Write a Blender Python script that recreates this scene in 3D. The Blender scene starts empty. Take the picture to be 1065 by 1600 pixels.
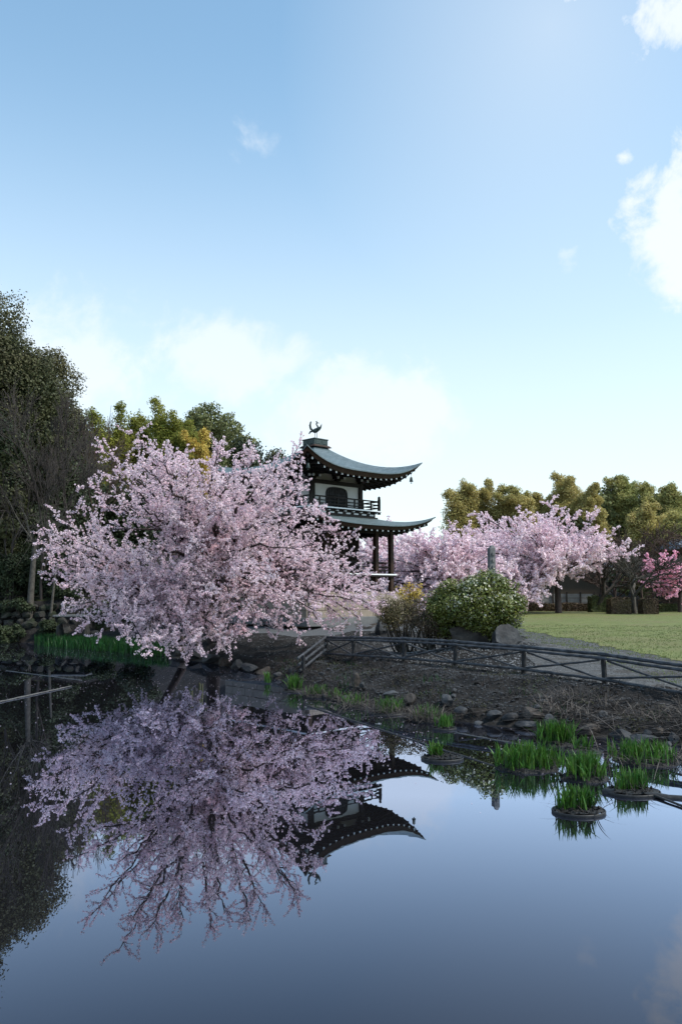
import bpy, math, random
import numpy as np
from mathutils import Vector, Matrix, Quaternion

R = math.radians
SC = bpy.context.scene
COL = SC.collection
PI = math.pi

# ---------------------------------------------------------------- camera
F, CX, CY, CAMZ, TILT = 1300.0, 532.5, 800.0, 2.6, R(5.49)
cam = bpy.data.cameras.new('camera'); camo = bpy.data.objects.new('camera', cam); COL.objects.link(camo)
camo.location = (0, 0, CAMZ); camo.rotation_euler = (R(90) + TILT, 0, 0)
cam.sensor_fit = 'VERTICAL'; cam.sensor_height = 36; cam.sensor_width = 24
cam.lens = F / 1600 * 36; cam.clip_start = .1; cam.clip_end = 3000
SC.camera = camo
SC.view_settings.view_transform = 'Standard'; SC.view_settings.look = 'None'
SC.view_settings.gamma = 1; SC.view_settings.exposure = 0.85
SC.cycles.use_denoising = True
SC.cycles.max_bounces = 6; SC.cycles.transparent_max_bounces = 8

def pix_dir(px, py):
    u = (px - CX) / F; v = (CY - py) / F
    return (u, math.cos(TILT) - v * math.sin(TILT), math.sin(TILT) + v * math.cos(TILT))
def P(px, py, d):
    a, b, c = pix_dir(px, py); s = d / b
    return np.array([a * s, d, CAMZ + c * s])
def azel(px, py):
    a, b, c = pix_dir(px, py)
    return math.atan2(a, b), math.asin(c / math.sqrt(a * a + b * b + c * c))

# ---------------------------------------------------------------- sky and sun
SUN_AZ, SUN_EL = R(108), R(50)          # azimuth clockwise from the view axis (+Y)
w = bpy.data.worlds.new('World'); SC.world = w; w.use_nodes = True
nt = w.node_tree; N = nt.nodes; L = nt.links; N.clear()
def nd(t, **k):
    n = N.new(t)
    for a, b in k.items(): setattr(n, a, b)
    return n
def mth(op, a, b=None, c=None, clamp=False):
    n = nd('ShaderNodeMath', operation=op); n.use_clamp = clamp
    for i, s in enumerate((a, b, c)):
        if s is None: continue
        if isinstance(s, (int, float)): n.inputs[i].default_value = s
        else: L.new(s, n.inputs[i])
    return n.outputs[0]
sky = nd('ShaderNodeTexSky', sky_type='NISHITA'); sky.sun_disc = False
sky.sun_elevation = SUN_EL; sky.sun_rotation = SUN_AZ
sky.altitude = 0; sky.air_density = 1.0; sky.dust_density = .5; sky.ozone_density = 2.0
tc = nd('ShaderNodeTexCoord'); sp = nd('ShaderNodeSeparateXYZ'); L.new(tc.outputs['Generated'], sp.inputs[0])
az = mth('ARCTAN2', sp.outputs[0], sp.outputs[1]); el = mth('ARCSINE', sp.outputs[2])
cv = nd('ShaderNodeCombineXYZ'); L.new(az, cv.inputs[0]); L.new(el, cv.inputs[1])
def noise(scale, detail, rough, dist=0.0):
    n = nd('ShaderNodeTexNoise'); n.inputs['Scale'].default_value = scale; n.inputs['Detail'].default_value = detail
    n.inputs['Roughness'].default_value = rough; n.inputs['Distortion'].default_value = dist
    L.new(cv.outputs[0], n.inputs['Vector']); return n.outputs['Fac']
n_big = noise(14, 7, .62, .3); n_soft = noise(5, 5, .55, .2)
def blobs(lst):
    out = None
    for (px, py, rx, ry, st) in lst:
        a0, e0 = azel(px, py)
        dx = mth('DIVIDE', mth('SUBTRACT', az, a0), rx / F); dy = mth('DIVIDE', mth('SUBTRACT', el, e0), ry / F)
        dd = mth('SQRT', mth('ADD', mth('MULTIPLY', dx, dx), mth('MULTIPLY', dy, dy)))
        f = mth('MULTIPLY', mth('SUBTRACT', 1.0, dd), st)
        out = f if out is None else mth('MAXIMUM', out, f)
    return out
hard = blobs([(1055, 20, 92, 68, 1.3), (897, 0, 22, 13, 1), (1045, 300, 80, 58, 1.2), (1072, 400, 85, 100, 1.4), (972, 246, 26, 18, .9)])
h = mth('ADD', hard, mth('MULTIPLY', mth('SUBTRACT', n_big, .5), 4.2))
hm = nd('ShaderNodeMapRange', interpolation_type='SMOOTHSTEP'); L.new(h, hm.inputs[0]); hm.inputs[1].default_value = .0; hm.inputs[2].default_value = 1.0
soft = blobs([(345, 555, 160, 80, 1.3), (110, 560, 260, 110, .8), (570, 650, 170, 110, 1.4), (402, 222, 48, 34, .8), (700, 330, 26, 22, .5), (885, 408, 26, 24, .5)])
s_ = mth('ADD', soft, mth('MULTIPLY', mth('SUBTRACT', n_big, .5), 2.6)); s_ = mth('ADD', s_, mth('MULTIPLY', mth('SUBTRACT', n_soft, .5), .8))
sm = nd('ShaderNodeMapRange', interpolation_type='SMOOTHSTEP'); L.new(s_, sm.inputs[0]); sm.inputs[1].default_value = .0; sm.inputs[2].default_value = .8
a0_, e0_ = azel(860, 40); gx = mth('DIVIDE', mth('SUBTRACT', az, a0_), .34); gy = mth('DIVIDE', mth('SUBTRACT', el, e0_), .30)
glow = mth('MULTIPLY', mth('SUBTRACT', 1.0, mth('SQRT', mth('ADD', mth('MULTIPLY', gx, gx), mth('MULTIPLY', gy, gy)))), .38, clamp=True)
smf = mth('MAXIMUM', mth('MULTIPLY', sm.outputs[0], .6), glow)
cl0 = mth('MAXIMUM', mth('MULTIPLY', hm.outputs[0], .85), smf, clamp=True)
hz = nd('ShaderNodeMapRange', interpolation_type='SMOOTHERSTEP'); L.new(el, hz.inputs[0]); hz.inputs[1].default_value = -.05; hz.inputs[2].default_value = .70; hz.inputs[3].default_value = .80; hz.inputs[4].default_value = 0.08   # thin high veil, thickest low down
cl = mth('SUBTRACT', 1.0, mth('MULTIPLY', mth('SUBTRACT', 1.0, cl0), mth('SUBTRACT', 1.0, hz.outputs[0])), clamp=True)
mx = nd('ShaderNodeMix', data_type='RGBA'); L.new(cl, mx.inputs['Factor']); tn = nd('ShaderNodeVectorMath', operation='MULTIPLY'); L.new(sky.outputs[0], tn.inputs[0]); tn.inputs[1].default_value = (.80, 1.03, .95); L.new(tn.outputs[0], mx.inputs['A']); mx.inputs['B'].default_value = (3.75, 3.95, 4.1, 1)
bg = nd('ShaderNodeBackground'); bg.inputs['Strength'].default_value = .15; L.new(mx.outputs['Result'], bg.inputs[0])
wo = nd('ShaderNodeOutputWorld'); L.new(bg.outputs[0], wo.inputs[0])

sl = bpy.data.lights.new('sun', 'SUN'); so = bpy.data.objects.new('sun', sl); COL.objects.link(so)
sl.energy = 2.4; sl.angle = R(8); sl.color = (1, .95, .88)
sdir = Vector((math.sin(SUN_AZ) * math.cos(SUN_EL), math.cos(SUN_AZ) * math.cos(SUN_EL), math.sin(SUN_EL)))
so.rotation_euler = sdir.to_track_quat('Z', 'Y').to_euler(); so.location = (20, 0, 60)

# ---------------------------------------------------------------- helpers
def tag(o, label=None, cat=None, group=None, kind=None):
    if label: o['label'] = label
    if cat: o['category'] = cat
    if group: o['group'] = group
    if kind: o['kind'] = kind
    return o
def empty(name, loc, label=None, cat=None, group=None, rz=0):
    o = bpy.data.objects.new(name, None); COL.objects.link(o); o.location = Vector(loc); o.rotation_euler = (0, 0, rz)
    o.empty_display_size = .3
    return tag(o, label, cat, group)
def link_mesh(name, me, mats, parent=None, world=True):
    for m in (mats if isinstance(mats, (list, tuple)) else [mats]): me.materials.append(m)
    o = bpy.data.objects.new(name, me); COL.objects.link(o)
    if parent is not None:
        o.parent = parent
        if world:
            par = parent; M = Matrix.Identity(4)
            chain = []
            while par is not None: chain.append(par); par = par.parent
            for c in reversed(chain): M = M @ Matrix.LocRotScale(c.location, c.rotation_euler, c.scale)
            o.matrix_parent_inverse = M.inverted()
    return o
def np_mesh(V, faces_flat, nper, smooth=False, matidx=None):
    me = bpy.data.meshes.new('mesh'); V = np.asarray(V, dtype=np.float32).reshape(-1, 3)
    ff = np.asarray(faces_flat, dtype=np.int32).ravel(); nf = len(ff) // nper
    me.vertices.add(len(V)); me.vertices.foreach_set('co', V.ravel())
    me.loops.add(len(ff)); me.loops.foreach_set('vertex_index', ff)
    me.polygons.add(nf); me.polygons.foreach_set('loop_start', np.arange(0, nf * nper, nper, dtype=np.int32))
    me.polygons.foreach_set('loop_total', np.full(nf, nper, dtype=np.int32))
    if matidx is not None: me.polygons.foreach_set('material_index', np.asarray(matidx, dtype=np.int32))
    me.polygons.foreach_set('use_smooth', np.full(nf, smooth, dtype=bool))
    me.update(calc_edges=True); return me
def quads_mesh(Q, smooth=False):
    return np_mesh(Q.reshape(-1, 3), np.arange(len(Q) * 4), 4, smooth)

class MB:                                   # general mesh collector (python lists)
    def __init__(s): s.v = []; s.f = []; s.m = []
    def add(s, vs, fs, m=0):
        o = len(s.v); s.v += [tuple(p) for p in vs]; s.f += [tuple(i + o for i in f) for f in fs]; s.m += [m] * len(fs)
    def box(s, c, size, rz=0, m=0, taper=1.0):
        x, y, z = size[0] / 2, size[1] / 2, size[2] / 2; cr, sr = math.cos(rz), math.sin(rz); vs = []
        for dz in (-1, 1):
            t = taper if dz > 0 else 1
            for dx, dy in ((-1, -1), (1, -1), (1, 1), (-1, 1)):
                a, b = dx * x * t, dy * y * t; vs.append((c[0] + a * cr - b * sr, c[1] + a * sr + b * cr, c[2] + dz * z))
        s.add(vs, [(3, 2, 1, 0), (4, 5, 6, 7), (0, 1, 5, 4), (1, 2, 6, 5), (2, 3, 7, 6), (3, 0, 4, 7)], m)
    def tube(s, pts, rad, k=8, m=0, flat=1.0):
        pts = [Vector(p) for p in pts]
        if isinstance(rad, (int, float)): rad = [rad] * len(pts)
        vs = []; fs = []; up = None
        for i, p in enumerate(pts):
            t = (pts[min(i + 1, len(pts) - 1)] - pts[max(i - 1, 0)])
            t = t.normalized() if t.length > 1e-9 else Vector((0, 0, 1))
            if up is None: up = Vector((0, 0, 1)) if abs(t.z) < .9 else Vector((1, 0, 0))
            a = t.cross(up).normalized(); b = a.cross(t).normalized(); up = b
            for j in range(k):
                q = 2 * PI * j / k; vs.append(p + a * math.cos(q) * rad[i] * flat + b * math.sin(q) * rad[i])
        for i in range(len(pts) - 1):
            for j in range(k):
                fs.append((i * k + j, i * k + (j + 1) % k, (i + 1) * k + (j + 1) % k, (i + 1) * k + j))
        fs.append(tuple(range(k - 1, -1, -1))); fs.append(tuple((len(pts) - 1) * k + j for j in range(k)))
        s.add(vs, fs, m)
    def build(s, name, mats, parent=None, smooth=False, bevel=0):
        me = bpy.data.meshes.new(name); me.from_pydata(s.v, [], s.f)
        for p, m in zip(me.polygons, s.m): p.material_index = m; p.use_smooth = smooth
        me.update(); o = link_mesh(name, me, mats, parent)
        if bevel:
            b = o.modifiers.new('bevel', 'BEVEL'); b.width = bevel; b.segments = 2; b.limit_method = 'ANGLE'
        return o

# ---------------------------------------------------------------- materials
def mat(name, col, rough=.8, col2=None, scale=3.0, spec=.3, bump=0.0, bscale=20, isl=0.0, trans=None, detail=6, metal=0, col3=None, object_space=False):
    m = bpy.data.materials.new(name); m.use_nodes = True; t = m.node_tree; n = t.nodes; l = t.links
    p = n['Principled BSDF']; p.inputs['Roughness'].default_value = rough; p.inputs['Specular IOR Level'].default_value = spec
    p.inputs['Metallic'].default_value = metal
    out = None
    geo = n.new('ShaderNodeNewGeometry'); tcn = n.new('ShaderNodeTexCoord')
    vec = tcn.outputs['Object'] if object_space else geo.outputs['Position']
    rgb = n.new('ShaderNodeRGB'); rgb.outputs[0].default_value = (*col, 1); out = rgb.outputs[0]
    if col2:
        nz = n.new('ShaderNodeTexNoise'); nz.inputs['Scale'].default_value = scale; nz.inputs['Detail'].default_value = detail
        nz.inputs['Roughness'].default_value = .65; l.new(vec, nz.inputs['Vector'])
        mr = n.new('ShaderNodeMapRange'); mr.inputs[1].default_value = .35; mr.inputs[2].default_value = .65; l.new(nz.outputs['Fac'], mr.inputs[0])
        mi = n.new('ShaderNodeMix'); mi.data_type = 'RGBA'; l.new(mr.outputs[0], mi.inputs['Factor']); l.new(out, mi.inputs['A'])
        mi.inputs['B'].default_value = (*col2, 1); out = mi.outputs['Result']
    if col3:
        nz = n.new('ShaderNodeTexNoise'); nz.inputs['Scale'].default_value = scale * .21; nz.inputs['Detail'].default_value = 4; l.new(vec, nz.inputs['Vector'])
        mr = n.new('ShaderNodeMapRange'); mr.inputs[1].default_value = .48; mr.inputs[2].default_value = .62; l.new(nz.outputs['Fac'], mr.inputs[0])
        mi = n.new('ShaderNodeMix'); mi.data_type = 'RGBA'; l.new(mr.outputs[0], mi.inputs['Factor']); l.new(out, mi.inputs['A'])
        mi.inputs['B'].default_value = (*col3, 1); out = mi.outputs['Result']
    if isl:
        hs = n.new('ShaderNodeHueSaturation'); mr = n.new('ShaderNodeMapRange'); l.new(geo.outputs['Random Per Island'], mr.inputs[0])
        mr.inputs[3].default_value = 1 - isl; mr.inputs[4].default_value = 1 + isl; l.new(mr.outputs[0], hs.inputs['Value'])
        mh = n.new('ShaderNodeMath'); mh.operation = 'MULTIPLY_ADD'; l.new(geo.outputs['Random Per Island'], mh.inputs[0]); mh.inputs[1].default_value = .03; mh.inputs[2].default_value = .485
        l.new(mh.outputs[0], hs.inputs['Hue']); l.new(out, hs.inputs['Color']); out = hs.outputs[0]
    l.new(out, p.inputs['Base Color'])
    if bump:
        nb = n.new('ShaderNodeTexNoise'); nb.inputs['Scale'].default_value = bscale; nb.inputs['Detail'].default_value = 8; l.new(vec, nb.inputs['Vector'])
        b = n.new('ShaderNodeBump'); b.inputs['Strength'].default_value = bump; b.inputs['Distance'].default_value = .05
        l.new(nb.outputs['Fac'], b.inputs['Height']); l.new(b.outputs[0], p.inputs['Normal'])
    if trans:
        tr = n.new('ShaderNodeBsdfTranslucent'); l.new(out, tr.inputs['Color'])
        ms = n.new('ShaderNodeMixShader'); ms.inputs[0].default_value = trans
        l.new(p.outputs[0], ms.inputs[1]); l.new(tr.outputs[0], ms.inputs[2]); l.new(ms.outputs[0], n['Material Output'].inputs['Surface'])
    return m

M = {}
M['bark'] = mat('cherry bark', (.035, .025, .024), .85, (.075, .058, .052), 9, bump=.4)
M['bark_grey'] = mat('grey bark', (.045, .04, .033), .85, (.095, .085, .07), 6, bump=.4)
M['bark_dark'] = mat('dark bark', (.03, .026, .022), .9, (.06, .052, .042), 6, bump=.4)
M['twig'] = mat('bare twigs', (.04, .033, .029), .9, (.07, .057, .05), 2)
M['twig_brown'] = mat('brown twigs', (.06, .037, .03), .9, (.09, .06, .045), 2)
M['blossom'] = mat('pale pink blossom', (.95, .74, .80), .75, (.96, .83, .86), 1.1, spec=.1, isl=.16, trans=.5)
M['blossom_far'] = mat('paler blossom', (.92, .73, .79), .75, (.95, .81, .85), .7, spec=.1, isl=.10, trans=.3)
M['plum'] = mat('deep pink blossom', (.86, .44, .58), .75, (.9, .54, .65), 1.5, spec=.1, isl=.18, trans=.35)
M['ever'] = mat('evergreen leaves', (.045, .055, .024), .6, (.085, .085, .035), .6, spec=.25, isl=.35, trans=.2, col3=(.11, .10, .045))
M['ever_dark'] = mat('dark evergreen leaves', (.022, .032, .016), .6, (.045, .058, .024), .6, spec=.25, isl=.35, trans=.12)
M['ever_mid'] = mat('broadleaf leaves', (.12, .14, .055), .6, (.20, .20, .08), .5, spec=.25, isl=.35, trans=.2)
M['bamboo'] = mat('bamboo leaves', (.24, .25, .05), .6, (.35, .33, .07), .35, spec=.2, isl=.3, trans=.4, col3=(.17, .19, .05))
M['bamboo_far'] = mat('olive bamboo leaves', (.40, .34, .12), .6, (.52, .43, .17), .3, spec=.2, isl=.3, trans=.4, col3=(.30, .31, .11))
M['orange_leaf'] = mat('russet leaves', (.50, .33, .08), .6, (.55, .42, .10), .5, spec=.2, isl=.3, trans=.3)
M['culm'] = mat('bamboo culms', (.13, .13, .05), .5, (.2, .18, .08), 2)
M['shrub'] = mat('glossy shrub leaves', (.06, .085, .015), .4, (.20, .21, .045), 2.2, spec=.45, isl=.35, trans=.15)
M['shrub_flower'] = mat('cream flowers', (.48, .47, .33), .7, (.55, .54, .42), 3, isl=.1, trans=.2)
M['shrub_brown'] = mat('olive brown shrub leaves', (.08, .07, .03), .7, (.12, .09, .04), 2, isl=.35, trans=.15)
M['hedge'] = mat('brown hedge leaves', (.075, .05, .035), .8, (.10, .075, .04), 1.5, isl=.35, trans=.1)
M['hedge_green'] = mat('green hedge leaves', (.06, .075, .03), .7, (.09, .10, .035), 1.5, isl=.35, trans=.1)
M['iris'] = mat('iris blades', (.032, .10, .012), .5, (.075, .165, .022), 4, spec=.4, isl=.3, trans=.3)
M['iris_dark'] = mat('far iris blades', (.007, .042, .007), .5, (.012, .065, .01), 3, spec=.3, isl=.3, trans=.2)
M['straw'] = mat('dead straw', (.125, .107, .095), .9, (.055, .046, .041), 3, isl=.45)
M['straw_dark'] = mat('wet straw', (.035, .026, .022), .9, (.018, .015, .014), 3, isl=.4)
M['mud'] = mat('wet pot mud', (.009, .0085, .0085), .6, (.02, .019, .018), 14, bump=.8, bscale=30)
M['rim'] = mat('pot rim', (.012, .012, .012), .5, (.03, .03, .03), 20)
M['rock'] = mat('wet rock', (.03, .032, .036), .7, (.075, .077, .08), 5, bump=.6, bscale=9, col3=(.018, .018, .019))
M['rock_brown'] = mat('brown rock', (.028, .021, .017), .75, (.075, .062, .052), 5, bump=.6, bscale=9, col3=(.016, .014, .013))
M['stone_wall'] = mat('old wall stone', (.022, .021, .019), .9, (.045, .042, .037), 4, bump=.6, col3=(.018, .023, .011))
M['pole'] = mat('weathered pole', (.018, .02, .023), .6, (.075, .08, .09), 6, bump=.3, bscale=40)
M['post'] = mat('charred post', (.012, .012, .014), .7, (.028, .028, .03), 8, bump=.3)
M['old_bamboo'] = mat('old floating bamboo', (.06, .06, .06), .6, (.13, .125, .12), 5)
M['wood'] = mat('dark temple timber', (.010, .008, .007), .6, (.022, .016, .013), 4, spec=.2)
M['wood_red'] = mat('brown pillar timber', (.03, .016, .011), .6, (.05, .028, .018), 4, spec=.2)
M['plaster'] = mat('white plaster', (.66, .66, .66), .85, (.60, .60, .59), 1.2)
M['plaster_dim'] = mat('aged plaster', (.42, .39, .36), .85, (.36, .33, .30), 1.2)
M['white'] = mat('white paint', (.82, .82, .82), .6)
M['copper'] = mat('patinated bronze', (.035, .05, .048), .5, (.07, .09, .085), 8, metal=.4)
M['podium'] = mat('podium stone', (.23, .185, .145), .85, (.29, .24, .19), 2, bump=.2, bscale=30)
M['slab'] = mat('grey slab', (.10, .10, .10), .7, (.16, .16, .155), 3, bump=.3)
M['house_wall'] = mat('tan house wall', (.10, .07, .045), .85, (.08, .06, .04), 1)
M['house_roof'] = mat('blue grey tiles', (.13, .14, .17), .5, (.2, .21, .24), 2)
M['fence_board'] = mat('pale fence board', (.24, .24, .23), .8, (.18, .17, .16), 2)

def brick_mat(name, c1, c2, mortar, sx, sy, rough, bw=.5, rh=.25, ms=.012):
    m = bpy.data.materials.new(name); m.use_nodes = True; t = m.node_tree; n = t.nodes; l = t.links
    p = n['Principled BSDF']; p.inputs['Roughness'].default_value = rough
    uv = n.new('ShaderNodeUVMap'); b = n.new('ShaderNodeTexBrick'); l.new(uv.outputs[0], b.inputs['Vector'])
    b.inputs['Color1'].default_value = (*c1, 1); b.inputs['Color2'].default_value = (*c2, 1); b.inputs['Mortar'].default_value = (*mortar, 1)
    b.inputs['Scale'].default_value = 1; b.inputs['Mortar Size'].default_value = ms; b.inputs['Brick Width'].default_value = bw; b.inputs['Row Height'].default_value = rh
    nz = n.new('ShaderNodeTexNoise'); nz.inputs['Scale'].default_value = 1.2; nz.inputs['Detail'].default_value = 6
    g = n.new('ShaderNodeNewGeometry'); l.new(g.outputs['Position'], nz.inputs['Vector'])
    mr = n.new('ShaderNodeMapRange'); mr.inputs[3].default_value = .7; mr.inputs[4].default_value = 1.3; l.new(nz.outputs['Fac'], mr.inputs[0])
    vm = n.new('ShaderNodeVectorMath'); vm.operation = 'SCALE'; l.new(b.outputs['Color'], vm.inputs[0]); l.new(mr.outputs[0], vm.inputs['Scale'])
    l.new(vm.outputs[0], p.inputs['Base Color'])
    bp = n.new('ShaderNodeBump'); bp.inputs['Strength'].default_value = .4; bp.inputs['Distance'].default_value = .02; bp.invert = True
    l.new(b.outputs['Fac'], bp.inputs['Height']); l.new(bp.outputs[0], p.inputs['Normal'])
    return m
M['roof'] = brick_mat('roof plates', (.080, .115, .125), (.115, .15, .162), (.035, .05, .057), 1, 1, .6, .38, .17, .008)

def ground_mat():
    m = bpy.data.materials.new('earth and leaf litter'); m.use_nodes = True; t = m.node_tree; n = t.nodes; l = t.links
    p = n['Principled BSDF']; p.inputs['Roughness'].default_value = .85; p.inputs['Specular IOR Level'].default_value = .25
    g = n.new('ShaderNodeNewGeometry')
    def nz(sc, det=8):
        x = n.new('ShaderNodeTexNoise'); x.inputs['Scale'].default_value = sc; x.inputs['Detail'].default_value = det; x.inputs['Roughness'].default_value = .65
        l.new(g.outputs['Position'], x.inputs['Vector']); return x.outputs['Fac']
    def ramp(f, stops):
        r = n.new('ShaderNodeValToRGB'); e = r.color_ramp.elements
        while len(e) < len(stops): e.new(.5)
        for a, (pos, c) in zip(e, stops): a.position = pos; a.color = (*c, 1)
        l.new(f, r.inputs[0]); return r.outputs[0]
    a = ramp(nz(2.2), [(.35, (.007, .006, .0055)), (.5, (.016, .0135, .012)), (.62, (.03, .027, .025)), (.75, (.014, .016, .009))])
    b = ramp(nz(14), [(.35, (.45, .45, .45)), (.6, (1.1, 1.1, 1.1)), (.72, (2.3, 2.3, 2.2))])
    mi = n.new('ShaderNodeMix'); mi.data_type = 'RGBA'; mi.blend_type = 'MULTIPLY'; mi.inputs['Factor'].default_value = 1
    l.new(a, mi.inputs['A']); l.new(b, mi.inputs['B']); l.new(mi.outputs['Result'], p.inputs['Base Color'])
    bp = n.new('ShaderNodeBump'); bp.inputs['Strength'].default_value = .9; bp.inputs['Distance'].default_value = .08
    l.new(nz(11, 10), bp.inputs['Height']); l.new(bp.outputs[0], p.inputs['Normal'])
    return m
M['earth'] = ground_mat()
M['gravel'] = mat('grey gravel', (.032, .032, .033), .85, (.13, .128, .125), 11, bump=1.0, bscale=22, detail=14, col3=(.055, .048, .042))
M['sand'] = mat('raked gravel', (.07, .072, .076), .85, (.11, .113, .118), 18, bump=.5, bscale=28, detail=12)
M['pebble'] = mat('loose pebbles', (.07, .073, .078), .8, (.17, .17, .17), 3, isl=.9)
M['lawn'] = mat('lawn turf', (.115, .135, .038), .85, (.175, .19, .062), 2.5, bump=.8, bscale=35, detail=14, col3=(.16, .155, .06))
M['lawn_blade'] = mat('lawn blades', (.12, .155, .045), .7, (.17, .20, .075), 3, isl=.3, trans=.3)
M['moss'] = mat('moss', (.03, .035, .007), .95, (.018, .024, .006), 4, bump=.6)

def water_mat():
    m = bpy.data.materials.new('still pond water'); m.use_nodes = True; t = m.node_tree; n = t.nodes; l = t.links
    n.remove(n['Principled BSDF'])
    df = n.new('ShaderNodeBsdfDiffuse'); df.inputs['Color'].default_value = (.010, .0095, .011, 1)
    gl = n.new('ShaderNodeBsdfGlossy'); gl.inputs['Roughness'].default_value = 0.0; gl.inputs['Color'].default_value = (.72, .80, 1.0, 1)
    fr = n.new('ShaderNodeFresnel'); fr.inputs['IOR'].default_value = 1.33
    ma = n.new('ShaderNodeMath'); ma.operation = 'MULTIPLY_ADD'; ma.use_clamp = True; ma.inputs[1].default_value = 3.2; ma.inputs[2].default_value = -.12; l.new(fr.outputs[0], ma.inputs[0])
    mc = n.new('ShaderNodeMath'); mc.operation = 'MINIMUM'; mc.inputs[1].default_value = .68; l.new(ma.outputs[0], mc.inputs[0])
    ms = n.new('ShaderNodeMixShader'); l.new(mc.outputs[0], ms.inputs[0]); l.new(df.outputs[0], ms.inputs[1]); l.new(gl.outputs[0], ms.inputs[2]); l.new(ms.outputs[0], n['Material Output'].inputs['Surface'])
    g = n.new('ShaderNodeNewGeometry'); x = n.new('ShaderNodeTexNoise'); x.inputs['Scale'].default_value = 1.6; x.inputs['Detail'].default_value = 3
    l.new(g.outputs['Position'], x.inputs['Vector'])
    b = n.new('ShaderNodeBump'); b.inputs['Strength'].default_value = .04; b.inputs['Distance'].default_value = .01
    l.new(x.outputs['Fac'], b.inputs['Height']); l.new(b.outputs[0], gl.inputs['Normal'])
    return m
M['water'] = water_mat()

# ---------------------------------------------------------------- terrain
def sst(a, b, x):
    t = np.clip((np.asarray(x, dtype=float) - a) / (b - a), 0, 1); return t * t * (3 - 2 * t)
def G0(px, py, z=0.0):
    a, b, c = pix_dir(px, py); s = (z - CAMZ) / c; return (a * s, b * s)
SH = [(-60, 52), (-32, 46)] + [G0(*q) for q in ((0, 1002), (120, 1008), (250, 1022), (300, 1030), (345, 1037), (385, 1046), (425, 1056), (470, 1076), (520, 1092), (580, 1103), (640, 1118), (700, 1124), (760, 1132), (830, 1140), (900, 1148), (980, 1155), (1065, 1164))] + [(8, 12.2), (13, 9), (25, 4), (60, -6), (200, -20)]
SH = np.array(SH)
def shore_sd(x, y):
    x = np.asarray(x, float); y = np.asarray(y, float); shp = np.broadcast(x, y).shape
    X = np.broadcast_to(x, shp).ravel(); Y = np.broadcast_to(y, shp).ravel(); best = np.full(X.shape, 1e9)
    for (ax, ay), (bx, by) in zip(SH[:-1], SH[1:]):
        dx, dy = bx - ax, by - ay; t = np.clip(((X - ax) * dx + (Y - ay) * dy) / (dx * dx + dy * dy), 0, 1)
        best = np.minimum(best, np.hypot(X - ax - t * dx, Y - ay - t * dy))
    ys = np.interp(X, SH[:, 0], SH[:, 1]); s = np.where(Y > ys, best, -best)
    s = np.maximum(s, 2.5 - Y - .02 * X)           # near bank under the photographer
    s = np.maximum(s, -58 - X)
    return s.reshape(shp)
def wob(x, y):
    return (np.sin(x * 1.7 + y * .9) + np.sin(x * .8 - y * 2.1 + 1.3) + .6 * np.sin(x * 3.7 + 2.2 * y + .4) + .5 * np.sin(5.3 * x - 4.1 * y)) / 3.1
def land(x, y):
    x = np.asarray(x, float); y = np.asarray(y, float)
    s = shore_sd(x, y)
    z = np.where(s < 0, -.7 * sst(0, 2.0, -s), .30 * sst(-.05, .5, s) + .35 * sst(.4, 2.8, s) + .25 * sst(3, 8, s))
    z = z + .25 * sst(25, 65, y) * (s > 0)
    z = z + np.where(s > .1, .045 * wob(x, y) * sst(.1, 1, s), 0) * (1 - sst(17, 19.5, np.abs(x))) * (1 - sst(43, 46, y))
    Lf = sst(-9, -13, x) if False else 1 - sst(-14, -9.5, x)
    z = z + 1.5 * Lf * sst(43.8, 45.2, y)
    Lh = 1 - sst(-16, 2, x)
    z = z + 13 * Lh * sst(48, 100, y) + 4.0 * sst(72, 120, y) * (1 - Lh)
    z = z + .28 * np.exp(-((x - 4.3) ** 2 / 5 + (y - 24.6) ** 2 / 3.5))
    z = z + (.05 * np.sin(s * 6 + wob(x * 2, y * 2) * 2) + .035 * wob(x * 4.3, y * 4.1)) * sst(.3, .8, s) * (1 - sst(2.2, 3.2, s))
    z = z + .30 * np.exp(-((x + 5.2) ** 2 + (y - 33.2) ** 2) / 4) * sst(0, .6, s)
    z = z + .35 * np.exp(-((x + 1.2) ** 2 + (y - 40) ** 2) / 40)
    return z
def lz(x, y): return float(land(np.array([x]), np.array([y]))[0])
def GH(px, py):
    a, b, c = pix_dir(px, py); ys = np.concatenate([np.arange(4, 60, .04), np.arange(60, 160, .2)])
    xs = a / b * ys; zs = CAMZ + c / b * ys; hit = np.nonzero(zs < np.maximum(land(xs, ys), 0))[0]
    i = hit[0] if len(hit) else len(ys) - 1
    return np.array([xs[i], ys[i], max(lz(xs[i], ys[i]), 0)])

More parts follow.
